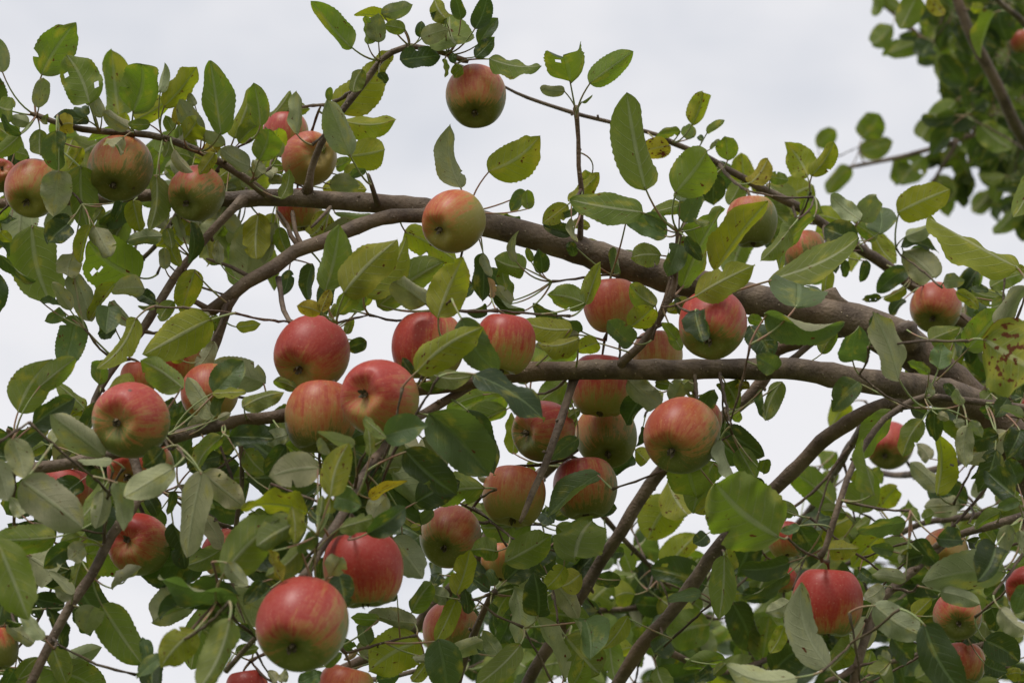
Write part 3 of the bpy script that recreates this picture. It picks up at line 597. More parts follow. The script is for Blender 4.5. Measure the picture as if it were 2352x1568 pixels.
(0, 3): '''480 330 -60 330 260 g 2.1;-40 330 230 1000 340 g 1.92;380 1190 190 960 130 p 2.05;290 1230 50 1095 110 p;40 1040 190 1080 60 d;620 400 380 580 150 d;720 400 570 530 160 p;680 320 510 370 90 g;630 810 430 620 70 p;620 850 490 780 120 p;600 600 340 700 200 d 2.2;550 900 280 850 150 d 2.2;700 520 640 780 110 g 2.17;280 880 340 1010 90 d 2.2;540 1280 450 940 150 d 2.2;450 1260 560 1555 200 g 2.2;150 1540 310 1360 110 g;800 910 730 1160 220 p 2.1;640 920 740 1190 120 d 2.2
860 900 1195 1390 300 g 2.14;950 770 1215 605 75 p 2.12;1470 200 1580 580 130 d 2.2;1890 430 1590 570 170 g 2.2;1890 430 1730 130 110 p 2.2;1880 630 1700 690 70 d;1890 650 2350 200 350 g 1.97;1930 540 2100 740 130 p 1.95;2040 820 1325 770 190 t 1.97;2040 830 1400 1050 230 d 1.98;1660 1120 1380 1420 270 y 1.92;1960 1010 1700 1620 320 g 1.87;1260 1390 1200 1160 120 t 2.1;1390 1330 1150 1490 90 t 1.95;1300 1380 1300 1620 230 d 2.1;1830 1200 1730 1120 90 g;2180 1200 2000 1100 130 d 2.1
2240 700 2080 890 130 d 2.0;2160 110 2260 200 100 g 2.2;2000 1300 2200 1260 110 g 2.1;130 1440 60 1568 120 d 2.2;200 1480 330 1600 130 g 2.2;1900 480 1960 620 120 g 2.15''',
(1, 3): '''300 200 -60 400 280 g 1.97;240 60 260 360 120 y 1.95;440 290 300 450 130 t 1.97;330 420 30 650 220 g 1.97;40 440 160 700 70 a 1.95;640 250 950 190 140 g 2.0;880 300 1240 70 190 d 2.0;660 500 560 670 180 p 1.95;640 640 700 920 200 d 2.0;510 500 480 710 100 d 2.1;1100 330 1350 670 250 p 2.15;990 1030 750 990 100 g;1300 1060 910 970 190 p;1350 1205 880 1450 350 y;900 1250 840 1050 150 t;1260 970 1420 730 200 g 2.3;1570 840 1410 790 140 p 2.3;1640 820 1740 430 170 y 2.28
1640 860 1530 1220 130 y 2.3;1930 780 1710 620 140 d 2.3;1990 450 1760 440 190 g 2.32;2050 540 2480 290 260 g 2.3;2060 700 2300 480 220 d 2.35;1970 740 1910 600 100 t 2.34;2080 820 1970 1020 130 g 2.36;2130 740 2180 1220 140 p 2.36;2120 820 2330 1010 180 d 2.36;1930 880 1980 1160 75 d 2.34;1490 1190 1580 1650 280 t 2.2;1450 1355 1265 1360 50 p 2.2;1620 1320 1880 1190 170 p 2.3;2010 1340 1870 1130 130 p 2.4;2190 1240 1830 1568 190 g 2.28;1740 980 1720 760 80 d 2.28
1380 1400 1250 1560 130 y;300 1568 490 1480 150 t 2.1;110 1560 40 1470 90 p 2.1;150 1560 180 1460 80 p 2.1;800 1280 690 1370 80 b 2.3;520 1430 670 1310 110 g 2.15;880 1330 810 1230 90 p 2.3;1340 230 1250 240 60 y;1440 90 1290 210 90 t 2.4;750 1280 680 1200 120 d 2.3;1140 820 1080 830 110 d 2.2;1500 640 1460 700 120 d 2.5;960 1540 1140 1500 130 d 2.4;560 1480 640 1560 120 p 2.3;1200 1260 1340 1320 160 d 2.4;400 80 520 200 130 d 2.1;60 760 0 820 120 d 2.1''',
(2, 3): '''410 510 560 170 380 g 2.34;320 570 170 750 150 y;100 1000 60 680 250 d 2.3;460 640 280 760 200 y 2.5;240 720 420 1010 150 p 2.5;500 1030 545 1290 310 t 2.3;860 1000 680 1280 120 y 2.4;320 1560 110 1000 60 p 2.32;330 1170 620 1480 330 g 2.44;380 1600 480 1380 170 g 2.34;1080 1310 1250 1170 210 d 2.42;1110 1440 1200 1640 200 g 2.42;1680 480 1630 1000 210 g 2.36;1490 800 1205 850 90 t 2.4;1690 1365 1340 1420 110 g 2.6;1700 1400 1590 1500 90 g 2.6
1590 1450 1440 1560 150 d 2.6;2240 540 1830 600 200 d 2.3;2230 640 1890 890 110 t 2.3;2190 1080 2070 1310 120 y 2.6;2240 870 2040 960 140 p 2.6;1560 1070 1200 1200 300 g 2.8;1470 500 1370 720 130 g 2.8;800 690 580 700 120 d 2.62;470 870 620 930 150 d 2.66;700 470 830 460 100 d 2.66;1530 300 1430 370 120 d 2.6;2140 330 1610 -130 560 g 2.10;1250 0 1040 330 330 y 2.75;700 1180 760 1560 180 g 2.66;900 1260 760 1330 170 y 2.7;60 1080 180 1180 160 d 2.5
0 560 130 640 130 d 2.4;230 200 130 120 170 d 2.5;200 400 60 560 160 d 2.45;640 560 520 470 130 d 2.66;1130 1100 1000 1020 180 d 2.75''',
(3, 3): '''1240 200 840 260 110 t;575 430 810 430 170 y 2.2;320 230 480 480 210 d 2.3;330 230 165 290 80 t;110 60 320 150 100 g 2.3;590 1460 240 790 170 p 2.08;960 900 1380 1165 240 p 2.08;1240 690 955 650 130 p;1050 740 880 860 130 p 2.2;1390 480 1200 550 170 d;1320 340 1500 570 170 d;1500 340 1730 350 200 d;2000 400 1840 715 310 d 2.1;2090 620 1400 700 240 p 2.14;1530 790 1860 900 160 p;1390 1060 1700 1628 250 d 2.02;1110 1390 950 1568 260 g 2.1;1110 1390 1000 1310 110 p 2.1
1120 1180 1280 1360 200 d 2.2;2030 930 2280 1140 200 p 2.05;2280 740 2160 970 160 t 2.1;2050 110 1800 230 120 g 2.2;2200 20 2020 80 90 t;2120 220 2080 460 130 p;2200 270 2230 480 100 p;1240 440 1180 540 80 p;1130 450 950 420 110 t 2.3;1030 310 790 560 230 y 2.8;780 1240 590 1430 220 g 2.3;900 1000 830 1260 200 p 2.3;1900 1200 2200 1380 230 d 2.3;1900 1400 2090 1470 190 d 2.4;320 1520 -300 1540 200 p 2.05;1960 920 2010 1100 170 d 2.4;2050 700 1900 850 150 d 2.3
840 620 950 690 110 d 2.5;700 200 800 350 140 g 2.8;1240 90 1330 160 110 g 2.8;1480 120 1370 170 110 g 2.8;2090 1500 2230 1480 130 y 2.4;1420 720 1500 820 130 d 2.25;1760 1150 1860 1230 130 d 2.4;1300 1240 1180 1160 140 d 2.3;860 1500 940 1300 130 g 2.4;1300 1000 1440 860 140 y 2.4;2100 600 2200 620 110 g 2.3;1760 360 1860 420 130 d 2.4;1900 280 1960 360 120 g 2.4''',
}

KIND = {  # underside, upper side, light passed through, blemish amount
    'g': ((.205, .235, .080), (.055, .086, .025), (.195, .295, .016), 0.20),
    'y': ((.255, .265, .053), (.125, .158, .024), (.33, .40, .014), 0.34),
    'p': ((.50, .495, .295), (.070, .102, .043), (.13, .18, .043), 0.20),  # downy underside, made paler still: front light put into the colour
    'a': ((.32, .28, .05), (.24, .22, .04), (.42, .36, .018), 0.6),
    's': ((.20, .235, .055), (.12, .155, .032), (.19, .24, .012), 0.62),
    'b': ((.46, .33, .21), (.36, .25, .15), (.28, .16, .05), 0.30),
    't': ((.38, .38, .23), (.112, .165, .060), (.13, .20, .028), 0.16),
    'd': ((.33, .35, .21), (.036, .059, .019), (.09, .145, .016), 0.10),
}
NSEG, NHALF = 28, 4
TT = np.linspace(0, 1, NSEG + 1)
OUTLINE = np.interp(TT, [0, .04, .10, .18, .30, .44, .58, .70, .80, .88, .94, 1], [.0, .32, .60, .82, .97, 1, .95, .83, .66, .44, .21, 0])
SS = np.arange(-NHALF, NHALF + 1) / NHALF
COLS = 2 * NHALF + 1
LFACES = [(i * COLS + j, (i + 1) * COLS + j, (i + 1) * COLS + j + 1, i * COLS + j + 1) for i in range(NSEG) for j in range(COLS - 1)]


class Leaf:
    pass


def jitter(c, rng, k=.16):
    b = 1 + rng.uniform(-k, k)
    return tuple(max(0, x * b * (1 + rng.uniform(-.06, .06))) for x in c)


def make_leaf(base, tip, wapp, kind, rng, tree):
    """lay one blade between two points in space; works out its tilt, roll and true size"""
    L = Leaf()
    base, tip = Vector(base), Vector(tip)
    view = ((base + tip) / 2 - EYE).normalized()
    a = tip - base
    a -= view * a.dot(view)
    la = max(a.length, 1e-4) * 1.05
    wapp = wapp * 1.13
    a.normalize()
    broad = wapp / la > .8 and la > .05
    lreal = max(la * 1.04, (1.12 if broad else 1.42) * wapp)
    tau = math.acos(min(1, la / lreal)) * rng.choice((-1, 1))
    if abs(tau) < .3:
        tau = rng.uniform(-.35, .35)
        lreal = la / math.cos(tau)
    ax = (a * math.cos(tau) + view * math.sin(tau)).normalized()
    wreal = max(wapp, .50 * lreal)
    roll = math.acos(min(1, wapp / wreal)) * .85 * rng.choice((-1, 1)) + rng.uniform(-.18, .18)
    roll = max(-1.2, min(1.2, roll))
    nz = -view if kind in 'td' else view
    nz = (nz - ax * nz.dot(ax)).normalized()
    nz = Matrix.Rotation(roll, 3, ax) @ nz
    ny = nz.cross(ax)
    fold = rng.uniform(.02, .58)
    fa, fb = fold + rng.uniform(-.25, .3), fold + rng.uniform(-.25, .3)
    roll_edge = rng.choice((0, 0, 0, 1, -1)) * rng.uniform(.3, .8)
    curl = rng.uniform(-.14, .42)
    slim = rng.uniform(.60, .98)
    if broad:
        fa, fb, curl, slim, roll_edge = .15, .28, .12, .62, 0
    if kind == 'b':
        fa, fb, curl = 1.1, 1.3, .4
    bend = rng.uniform(-.07, .07)
    twist = rng.uniform(-.5, .5)
    wave, wf, wp = rng.uniform(.03, .12), rng.uniform(1.2, 2.8), rng.uniform(0, 6.3)
    hw = OUTLINE ** slim * (wreal / 2) * (1 + .12 * abs(fold))
    rough = np.array([1 + .018 * (-1) ** i + rng.uniform(-.015, .015) for i in range(NSEG + 1)])
    rough2 = np.array([1 + .018 * (-1) ** i + rng.uniform(-.015, .015) for i in range(NSEG + 1)])
    if rng.random() < .22:                       # a bite out of the edge
        k = rng.randint(4, NSEG - 4)
        q = rough if rng.random() < .5 else rough2
        q[k] *= rng.uniform(.45, .75)
        if rng.random() < .5:
            q[k + 1] *= rng.uniform(.6, .85)
    if rng.random() < .12:                       # browned, shrivelled tip
        rough[-5:] *= .8
        rough2[-5:] *= .7
    T, Sg = np.meshgrid(TT, SS, indexing='ij')
    H = hw[:, None] * np.abs(Sg)
    H = np.where(Sg > 0, H * (1 + (rough[:, None] - 1) * np.abs(Sg) ** 3), H * (1 + (rough2[:, None] - 1) * np.abs(Sg) ** 3))
    FO = np.where(Sg > 0, fa, fb)
    Y = np.sign(Sg) * H * np.cos(FO * .8)
    Z = H * np.sin(FO)
    if roll_edge:                                # one margin rolled up over the blade
        m = np.clip((Sg * np.sign(roll_edge) - .35) / .65, 0, 1) * np.sin(np.clip(T, 0, 1) * 3.14)
        Z += m ** 1.5 * abs(roll_edge) * wreal * .42
        Y -= np.sign(roll_edge) * m ** 2 * abs(roll_edge) * wreal * .38
    Z += wave * wreal * np.sin(T * 6.28 * wf + wp + np.sign(Sg) * 1.1) * np.abs(Sg) ** 2
    tw = twist * (T - .3)
    Y, Z = Y * np.cos(tw) - Z * np.sin(tw), Y * np.sin(tw) + Z * np.cos(tw)
    # pillow between side veins
    Z += .010 * wreal * np.sin((T * 8 - 1.9 * np.abs(Sg) ** 1.3) * 6.28) * np.sin(np.abs(Sg) * 3.14)
    X = T * lreal
    ca = curl * 3
    X = np.where(T > .35, X - lreal * .10 * abs(ca) * np.clip(T - .35, 0, 1) ** 2, X)
    Z -= lreal * curl * 1.5 * np.clip(T - .25, 0, 1) ** 2 + 0
    Y += bend * lreal * np.sin(T * 3.14)
    V = np.array(base)[None, :] + X.reshape(-1, 1) * np.array(ax) + Y.reshape(-1, 1) * np.array(ny) + Z.reshape(-1, 1) * np.array(nz)
    L.v, L.t, L.s = V, T.ravel(), Sg.ravel()
    L.f = LFACES
    if rng.random() < .045:                      # eaten holes
        gone = set()
        for _ in range(rng.randint(1, 2)):
            i0, j0 = rng.randint(6, NSEG - 8), rng.choice((1, 2, 5, 6))
            for m in range(rng.randint(1, 3)):
                gone.add((i0 + m) * (COLS - 1) + j0)
        L.f = [f for k, f in enumerate(LFACES) if k not in gone]
    under, upper, thr, blem = KIND[kind]
    j = rng.uniform(0, 1)
    bl = blem * rng.uniform(.3, 1.6)
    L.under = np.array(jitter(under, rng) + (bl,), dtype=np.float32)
    L.upper = np.array(jitter(upper, rng) + (1,), dtype=np.float32)
    L.thr = np.array(jitter(thr, rng) + (1,), dtype=np.float32)
    L.seed = j
    L.base, L.ax, L.len, L.kind, L.tree = base, ax, lreal, kind, tree
    L.area = la * wapp / max(((base - EYE).dot(FWD)) ** 2, .1)
    L.joint = L.node = None
    return L


def leaf_into(geo, L):
    luv = np.stack([L.t, L.s, np.full_like(L.t, L.seed)], axis=1)
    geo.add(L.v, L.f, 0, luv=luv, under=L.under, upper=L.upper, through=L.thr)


def stalk_into(geo, L, mat=0, **kw):
    b, q = np.array(L.base), np.array(L.joint)
    back = -np.array(L.ax)
    u = q - b
    ln = np.linalg.norm(u) + 1e-9
    co = max(0.0, float(back @ u) / ln)
    mid = b + back * ln * .42 * co + u * (.25 + .25 * (1 - co)) + np.array((0, 0, -.1 * ln * (1 - co)))
    ts = np.linspace(0, 1, 8)[:, None]
    pts = (1 - ts) ** 2 * (b - back * L.len * .04) + 2 * ts * (1 - ts) * mid + ts ** 2 * q
    rr = np.linspace(.00070, .00105, 8) * (.7 + L.len * 6)
    tube(geo, pts, rr, 6, mat, False, **kw)


ALL = []
for (c, r), txt in LEAVES.items():
    for rec in txt.replace('\n', ';').split(';'):
        q = rec.split()
        if len(q) < 6:
            continue
        bx, by, tx, ty, w = map(float, q[:5])
        d = float(q[6]) if len(q) > 6 else TILE_D[(c, r)]
        d += RNG.uniform(-.015, .015)
        p0, p1 = place(*tile(c, r, bx, by), d), place(*tile(c, r, tx, ty), d)
        wr = w / 2.24 / S * px_size(d)
        ALL.append(make_leaf(p0, p1, wr, q[5], RNG, TREE_B if d > 3.35 else TREE))

# foliage further in, behind what can be read off one by one
def inside(x, y, poly):
    k = False
    j = len(poly) - 1
    for i in range(len(poly)):
        xi, yi = poly[i]
        xj, yj = poly[j]
        if (yi > y) != (yj > y) and x < (xj - xi) * (y - yi) / (yj - yi) + xi:
            k = not k
        j = i
    return k


FILL = [
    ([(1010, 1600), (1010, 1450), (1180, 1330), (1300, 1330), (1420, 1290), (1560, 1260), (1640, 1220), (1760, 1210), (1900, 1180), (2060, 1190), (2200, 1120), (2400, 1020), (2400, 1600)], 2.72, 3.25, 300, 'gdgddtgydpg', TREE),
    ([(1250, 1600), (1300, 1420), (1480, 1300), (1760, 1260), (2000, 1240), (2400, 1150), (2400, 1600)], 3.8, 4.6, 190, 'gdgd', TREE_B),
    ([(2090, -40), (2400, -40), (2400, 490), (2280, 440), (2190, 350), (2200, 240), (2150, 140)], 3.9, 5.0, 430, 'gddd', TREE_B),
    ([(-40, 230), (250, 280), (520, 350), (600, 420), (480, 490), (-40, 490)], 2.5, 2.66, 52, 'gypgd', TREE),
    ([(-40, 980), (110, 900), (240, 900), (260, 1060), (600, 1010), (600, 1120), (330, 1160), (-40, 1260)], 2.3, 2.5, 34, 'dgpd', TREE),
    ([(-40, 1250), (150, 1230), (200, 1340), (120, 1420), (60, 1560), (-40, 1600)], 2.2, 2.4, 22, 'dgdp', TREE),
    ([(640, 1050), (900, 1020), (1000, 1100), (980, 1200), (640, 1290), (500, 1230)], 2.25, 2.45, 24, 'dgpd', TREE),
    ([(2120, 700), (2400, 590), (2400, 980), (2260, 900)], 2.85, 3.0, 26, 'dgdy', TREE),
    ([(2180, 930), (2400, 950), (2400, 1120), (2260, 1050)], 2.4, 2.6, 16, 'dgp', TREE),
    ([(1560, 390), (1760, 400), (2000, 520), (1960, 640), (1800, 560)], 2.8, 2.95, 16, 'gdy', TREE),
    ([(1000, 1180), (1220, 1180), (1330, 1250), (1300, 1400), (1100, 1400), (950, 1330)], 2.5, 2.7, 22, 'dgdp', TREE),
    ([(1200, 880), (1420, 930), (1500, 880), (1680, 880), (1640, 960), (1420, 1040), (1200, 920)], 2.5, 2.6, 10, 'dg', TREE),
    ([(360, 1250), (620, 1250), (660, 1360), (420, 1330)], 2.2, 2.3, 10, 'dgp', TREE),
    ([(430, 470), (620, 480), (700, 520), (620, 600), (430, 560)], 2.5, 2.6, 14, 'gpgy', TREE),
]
for poly, d0, d1, n, kinds, tree in FILL:
    xs, ys = [p[0] for p in poly], [p[1] for p in poly]
    k = 0
    while k < n:
        x, y = RNG.uniform(min(xs), max(xs)), RNG.uniform(min(ys), max(ys))
        if not inside(x, y, poly):
            continue
        d = RNG.uniform(d0, d1)
        node = place(x, y, d)
        kk = RNG.choice(kinds)
        for m in range(RNG.randint(4, 7)):       # a rosette of leaves round one spur
            k += 1
            ln = RNG.uniform(.036, .068)
            an = RNG.uniform(0, 6.283)
            el = RNG.uniform(-.9, .9)
            dv = RIGHT * (math.cos(an) * math.cos(el)) + UP * (math.sin(an) * math.cos(el)) + FWD * math.sin(el)
            p = node + dv * RNG.uniform(.012, .03)
            dv2 = (dv + Vector((RNG.uniform(-.5, .5), RNG.uniform(-.5, .5), RNG.uniform(-.6, .4)))).normalized()
            L = make_leaf(p, p + dv2 * ln, ln * RNG.uniform(.34, .62), kk if RNG.random() < .4 else RNG.choice(kinds), RNG, tree)
            L.node = node
            ALL.append(L)

# ------------------------------------------------------------------ apples
# centre x y, width, distance, calyx offset from the centre (share of the radius; None = hidden behind), blush 0..1, ground colour, red colour, label
GC = {'g': (.145, .155, .022), 'y': (.27, .23, .036), 'o': (.38, .255, .065)}
RC = {'r': (.36, .033, .014), 'p': (.43, .057, .036), 'o': (.41, .098, .029)}
APPLES = [
    (1091, 224, 139, 2.40, (0, .72), .50, 'g', 'o', 'red and green apple hanging by itself at the very top under an arching twig'),
    (1040, 509, 143, 2.335, (-.55, .38), .66, 'y', 'o', 'peach-red striped apple hanging in front of the upper bough where it forks'),
    (275, 388, 150, 2.385, (-.15, .70), .40, 'g', 'o', 'dull green and rose apple under the upper left twig, pale leaf on its top'),
    (76, 436, 132, 2.36, (-.15, .60), .46, 'y', 'o', 'peach and yellow apple near the left edge with a pale leaf over its right half'),
    (2, 403, 74, 2.42, (.25, -.5), .8, 'g', 'r', 'red apple cut by the left edge of the picture, beside the peach one'),
    (451, 445, 128, 2.36, (-.40, .50), .46, 'g', 'p', 'pink-shouldered green apple in front of the bough beside the dull green and rose one'),
    (655, 312, 106, 2.52, None, .85, 'y', 'p', 'bright pink-red apple behind upright pale leaves above the peach apple'),
    (713, 364, 126, 2.47, (.35, -.15), .62, 'o', 'o', 'peach apple standing above the bough behind a rising twig'),
    (690, 484, 104, 2.53, None, .75, 'y', 'r', 'small red apple behind the upper bough, showing above and below it'),
    (717, 815, 173, 2.27, (-.42, .52), .95, 'y', 'p', 'crimson-pink apple with deep dark calyx, highest of the three touching apples'),
    (738, 960, 166, 2.22, None, .62, 'g', 'o', 'yellow-green and red apple below the crimson one, touching the branch'),
    (873, 910, 178, 2.15, (-.50, -.10), .82, 'y', 'p', 'large pink apple with small grey calyx, right one of the three touching apples'),
    (983, 797, 168, 2.24, None, .92, 'y', 'r', 'bright red apple half covered by a big yellow-green leaf'),
    (1158, 793, 140, 2.26, None, .78, 'y', 'r', 'striped red apple just right of the big yellow-green leaf, above the lower bough'),
    (301, 970, 176, 2.10, (-.34, -.02), .62, 'g', 'p', 'large pink and green apple with calyx facing the viewer, before the lower left branch'),
    (480, 906, 132, 2.30, (.05, .55), .56, 'o', 'o', 'orange apple behind small leaves above the lower left branch'),
    (412, 830, 112, 2.36, None, .72, 'y', 'r', 'dark red apple mostly hidden behind a large bright leaf, above the orange one'),
    (318, 872, 84, 2.34, None, .8, 'y', 'o', 'sliver of a red apple above the large pink and green one'),
    (150, 1132, 124, 2.32, None, .78, 'o', 'p', 'rosy apple below the far left end of the lower branch'),
    (318, 1078, 150, 2.26, (-.30, .25), .88, 'y', 'r', 'red apple with dark calyx directly below the large pink and green one'),
    (317, 1247, 143, 2.23, (-.30, -.22), .85, 'g', 'r', 'vivid red apple with round brown calyx beside the slanting lower left branch'),
    (520, 1272, 116, 2.36, (-.45, .25), .75, 'y', 'r', 'red apple hidden behind a blurred leaf right of the vivid red one'),
    (42, 1326, 102, 2.22, None, .70, 'g', 'r', 'red and green apple behind a large leaf at the lower left edge'),
    (-8, 1492, 104, 2.12, None, .40, 'g', 'r', 'greenish apple cut by the left edge near the bottom corner'),
    (834, 1312, 184, 2.07, None, .90, 'g', 'r', 'dark red apple under dark leaves behind the biggest apple'),
    (695, 1434, 211, 1.95, (-.22, .55), .80, 'g', 'p', 'biggest and nearest apple, rosy red with dark calyx, bottom left of centre'),
    (792, 1592, 134, 2.22, None, .75, 'y', 'o', 'red-orange apple cut by the bottom edge below the dark red one'),
    (566, 1588, 100, 2.15, None, .85, 'y', 'r', 'red apple top at the bottom edge left of the biggest apple'),
    (1035, 1232, 141, 2.42, (-.25, .40), .42, 'g', 'o', 'yellow-green apple with peach top and open calyx, low in the middle'),
    (1183, 1142, 146, 2.40, None, .66, 'y', 'o', 'peach-red apple crossed by a thin dark twig'),
    (1342, 1124, 148, 2.42, None, .40, 'g', 'r', 'green apple with one red cheek behind a long slanting leaf'),
    (1395, 1003, 142, 2.47, (.0, .68), .30, 'g', 'o', 'green speckled apple below the red one, behind the cheeked apple'),
    (1380, 888, 144, 2.425, None, .92, 'y', 'r', 'striped scarlet apple behind the lower bough'),
    (1246, 990, 141, 2.41, (-.72, .05), .78, 'g', 'p', 'pink-red apple left of the slanting thin twig, calyx on its left side'),
    (1567, 1001, 173, 2.25, (-.42, .52), .72, 'g', 'o', 'large orange-red striped apple hanging below the lower bough'),
    (1606, 968, 104, 2.37, None, .9, 'y', 'r', 'red apple showing only a rim behind the large orange-red one'),
    (1406, 704, 132, 2.36, None, .76, 'o', 'o', 'orange-red striped apple just under the upper bough behind two round leaves'),
    (1636, 746, 157, 2.265, (-.20, .60), .84, 'g', 'p', 'rosy apple with one dark round leaf lying on its face'),
    (1508, 817, 116, 2.44, None, .42, 'o', 'o', 'pale peach apple behind a thin twig, resting above the lower bough'),
    (1728, 512, 118, 2.58, None, .46, 'g', 'o', 'peach and green apple behind an upright leaf, upper right'),
    (1846, 585, 106, 2.68, None, .22, 'g', 'p', 'green apple with a rosy top behind a long curved leaf, upper right'),
    (2150, 708, 118, 2.74, (-.30, .55), .68, 'g', 'o', 'orange-red and green apple hanging by itself behind the thick bough at right'),
    (2040, 1024, 108, 3.05, (-.30, .45), .88, 'g', 'p', 'blurred pink-red apple behind the arching twig at right'),
    (1900, 1386, 163, 2.19, None, .86, 'g', 'r', 'large striped red apple hanging at lower right below a twig end'),
    (1804, 1240, 84, 2.62, None, .8, 'o', 'r', 'orange-red apple behind the big round leaf, above the large striped red one'),
    (2170, 1268, 108, 2.42, (-.20, .45), .22, 'o', 'o', 'yellow-orange apple behind dark round leaves near the right edge'),
    (2200, 1416, 112, 2.36, (-.12, .22), .52, 'g', 'p', 'pink and green apple with calyx showing, upper one of two at the lower right'),
    (2212, 1524, 102, 2.42, None, .62, 'g', 'o', 'orange-red and green apple, lower one of two at the lower right corner'),
    (2362, 1350, 104, 2.24, (-.62, .1), .9, 'y', 'r', 'scarlet apple cut by the right edge near the bottom'),
    (1036, 1448, 130, 2.46, None, .68, 'g', 'o', 'rosy apple behind two hanging leaves near the bottom, middle'),
    (1150, 1292, 90, 2.60, None, .36, 'o', 'o', 'orange apple peeking between dark leaves, low in the middle'),
    (2347, 97, 52, 4.15, None, .8, 'o', 'o', 'small blurred orange-pink apple in the tree behind, at the upper right edge'),
    (2374, 938, 56, 2.34, None, .8, 'y', 'o', 'sliver of a red apple at the right edge beside the thick bough'),
    (1800, 1332, 62, 2.75, None, .8, 'y', 'r', 'small blurred red apple left behind the large striped red one'),
]


def apple(rec):
    cx, cy, w, d, cal, blush, gk, rk, label = rec
    R = w * px_size(d) / 2
    c = place(cx, cy, d)
    rng = random.Random(int(cx * 7 + cy))
    if cal is None:
        cal = (rng.uniform(-.3, .3), .95)
        zz = rng.uniform(-.36, -.12)
    else:
        zz = -math.sqrt(max(.05, 1 - cal[0] ** 2 - cal[1] ** 2))
    down = (RIGHT * cal[0] - UP * cal[1] + FWD * zz).normalized()     # towards the calyx
    up = -down
    xa = up.orthogonal().normalized()
    ya = up.cross(xa)
    spin = rng.uniform(0, 6.28)
    squash = rng.uniform(1.04, 1.15)
    taper = rng.uniform(.04, .12)
    NT, NP = 34, 44
    tint = rng.uniform(-.12, .12)
    lob, lp = rng.uniform(.008, .022), rng.uniform(0, 6.28)
    lean = rng.uniform(-.07, .07)
    bdir = (UP * rng.uniform(.8, 1.2) - FWD * rng.uniform(.1, .6) + RIGHT * rng.uniform(-.85, .1)).normalized()
    V, SUV, B = [], [], []
    for i in range(NT + 1):
        th = math.pi * i / NT
        for k in range(NP):
            ph = 2 * math.pi * k / NP
            r = R * math.sin(th) ** .92 * (1 + taper * math.cos(th)) if 0 < i < NT else 0
            r *= 1 + lob * math.cos(5 * ph + lp) * (th / math.pi) + lean * math.cos(ph + lp) * math.sin(th)
            z = R * squash * math.cos(th)
            z -= .50 * R * math.exp(-(th / .34) ** 2)
            e = math.pi - th
            z += .42 * R * math.exp(-(e / .46) ** 2)
            z += R * lean * .6 * math.cos(ph + spin) * math.sin(th)
            z += R * .020 * math.cos(5 * ph + lp) * math.exp(-((e - .5) / .25) ** 2)
            p = xa * (r * math.cos(ph + spin)) + ya * (r * math.sin(ph + spin)) + up * z
            V.append(tuple(c + p))
            SUV.append((math.cos(ph), math.sin(ph), th * .16))
            nrm = p.normalized()
            b = blush * 1.2 - .54 + tint + .95 * nrm.dot(bdir)
            b -= .75 * math.exp(-(e / .62) ** 2) * (1.2 - blush * .7)
            b -= .35 * math.exp(-(th / .25) ** 2)
            B.append(b)
    F = []
    for i in range(NT):
        for k in range(NP):
            k2 = (k + 1) % NP
            F.append((i * NP + k, (i + 1) * NP + k, (i + 1) * NP + k2, i * NP + k2))
    gcol = jitter(GC[gk], rng, .12)
    rcol = jitter(RC[rk], rng, .12)
    n = len(V)
    red = np.zeros((n, 4), dtype=np.float32)
    red[:, :3] = rcol
    red[:, 3] = B
    root = empty('apple', c, label, 'apple')
    root['group'] = 'apples on the trees'
    g = Geo()
    g.add(V, F, 0, suv=np.array(SUV), red=red, ground=gcol + (rng.random(),))
    body = g.build('skin', [M_APPLE], origin=c)
    child(body, root)
    # calyx: five withered sepals in the lower hollow
    g = Geo()
    pit = c + down * (R * squash - .42 * R)
    for k in range(5):
        a = 2 * math.pi * k / 5 + spin
        o = xa * math.cos(a) + ya * math.sin(a)
        sd = o.cross(down)
        w0, ln = R * .065, R * rng.uniform(.17, .25)
        q = [pit - down * .001 + o * (R * .03)]
        pts = [pit + o * R * .02 + sd * w0 - down * R * .02, pit + o * R * .02 - sd * w0 - down * R * .02,
               pit + o * (R * .11) + down * ln * .7 + sd * w0 * .8, pit + o * (R * .11) + down * ln * .7 - sd * w0 * .8,
               pit + o * R * rng.uniform(.02, .16) + down * ln * 1.1]
        g.add([tuple(p) for p in pts], [(0, 1, 3, 2), (2, 3, 4)])
    ring = [tuple(pit + down * R * .012 + (xa * math.cos(t) + ya * math.sin(t)) * R * .075) for t in np.linspace(0, 6.283, 11)[:-1]]
    g.add(ring + [tuple(pit + down * R * .05)], [(k, (k + 1) % 10, 10) for k in range(10)])
    child(g.build('calyx', [M_CALYX], origin=pit), root)
    return root, c, up, R, squash


APP = [apple(a) for a in APPLES]


def hides_fruit(L):
    for pt in (L.v[len(L.v) // 2], L.v[len(L.v) // 4], L.v[3 * len(L.v) // 4]):
        v = Vector(pt) - EYE
        for rec, (root, c, up, R, sq) in zip(APPLES, APP):
            ac = c - EYE
            al = v.dot(ac.normalized())
            if al < ac.length + R and (v - ac.normalized() * al).length < R * 1.05:
                return True
    return False


ALL = [L for L in ALL if L.node is None or not hides_fruit(L)]

# ------------------------------------------------------------------ joining: stalks and spurs grow from the nearest wood
AC = np.array([tuple(x[1]) for x in APP])
AR = np.array([x[3] for x in APP])
AV = AC - np.array(EYE)
AD = np.linalg.norm(AV, axis=1)
AV /= AD[:, None]


def blocked(p, q):
    """how much of the way from p to q runs through a fruit or across its face"""
    s = 0.0
    for t in (.15, .35, .55, .75, .95):
        v = p * (1 - t) + q * t - np.array(EYE)
        along = AV @ v
        off = np.linalg.norm(v[None, :] - along[:, None] * AV, axis=1)
        hit = (off < AR * .97) & (along < AD + AR * .3)
        s += .03 * hit.sum()
    return s


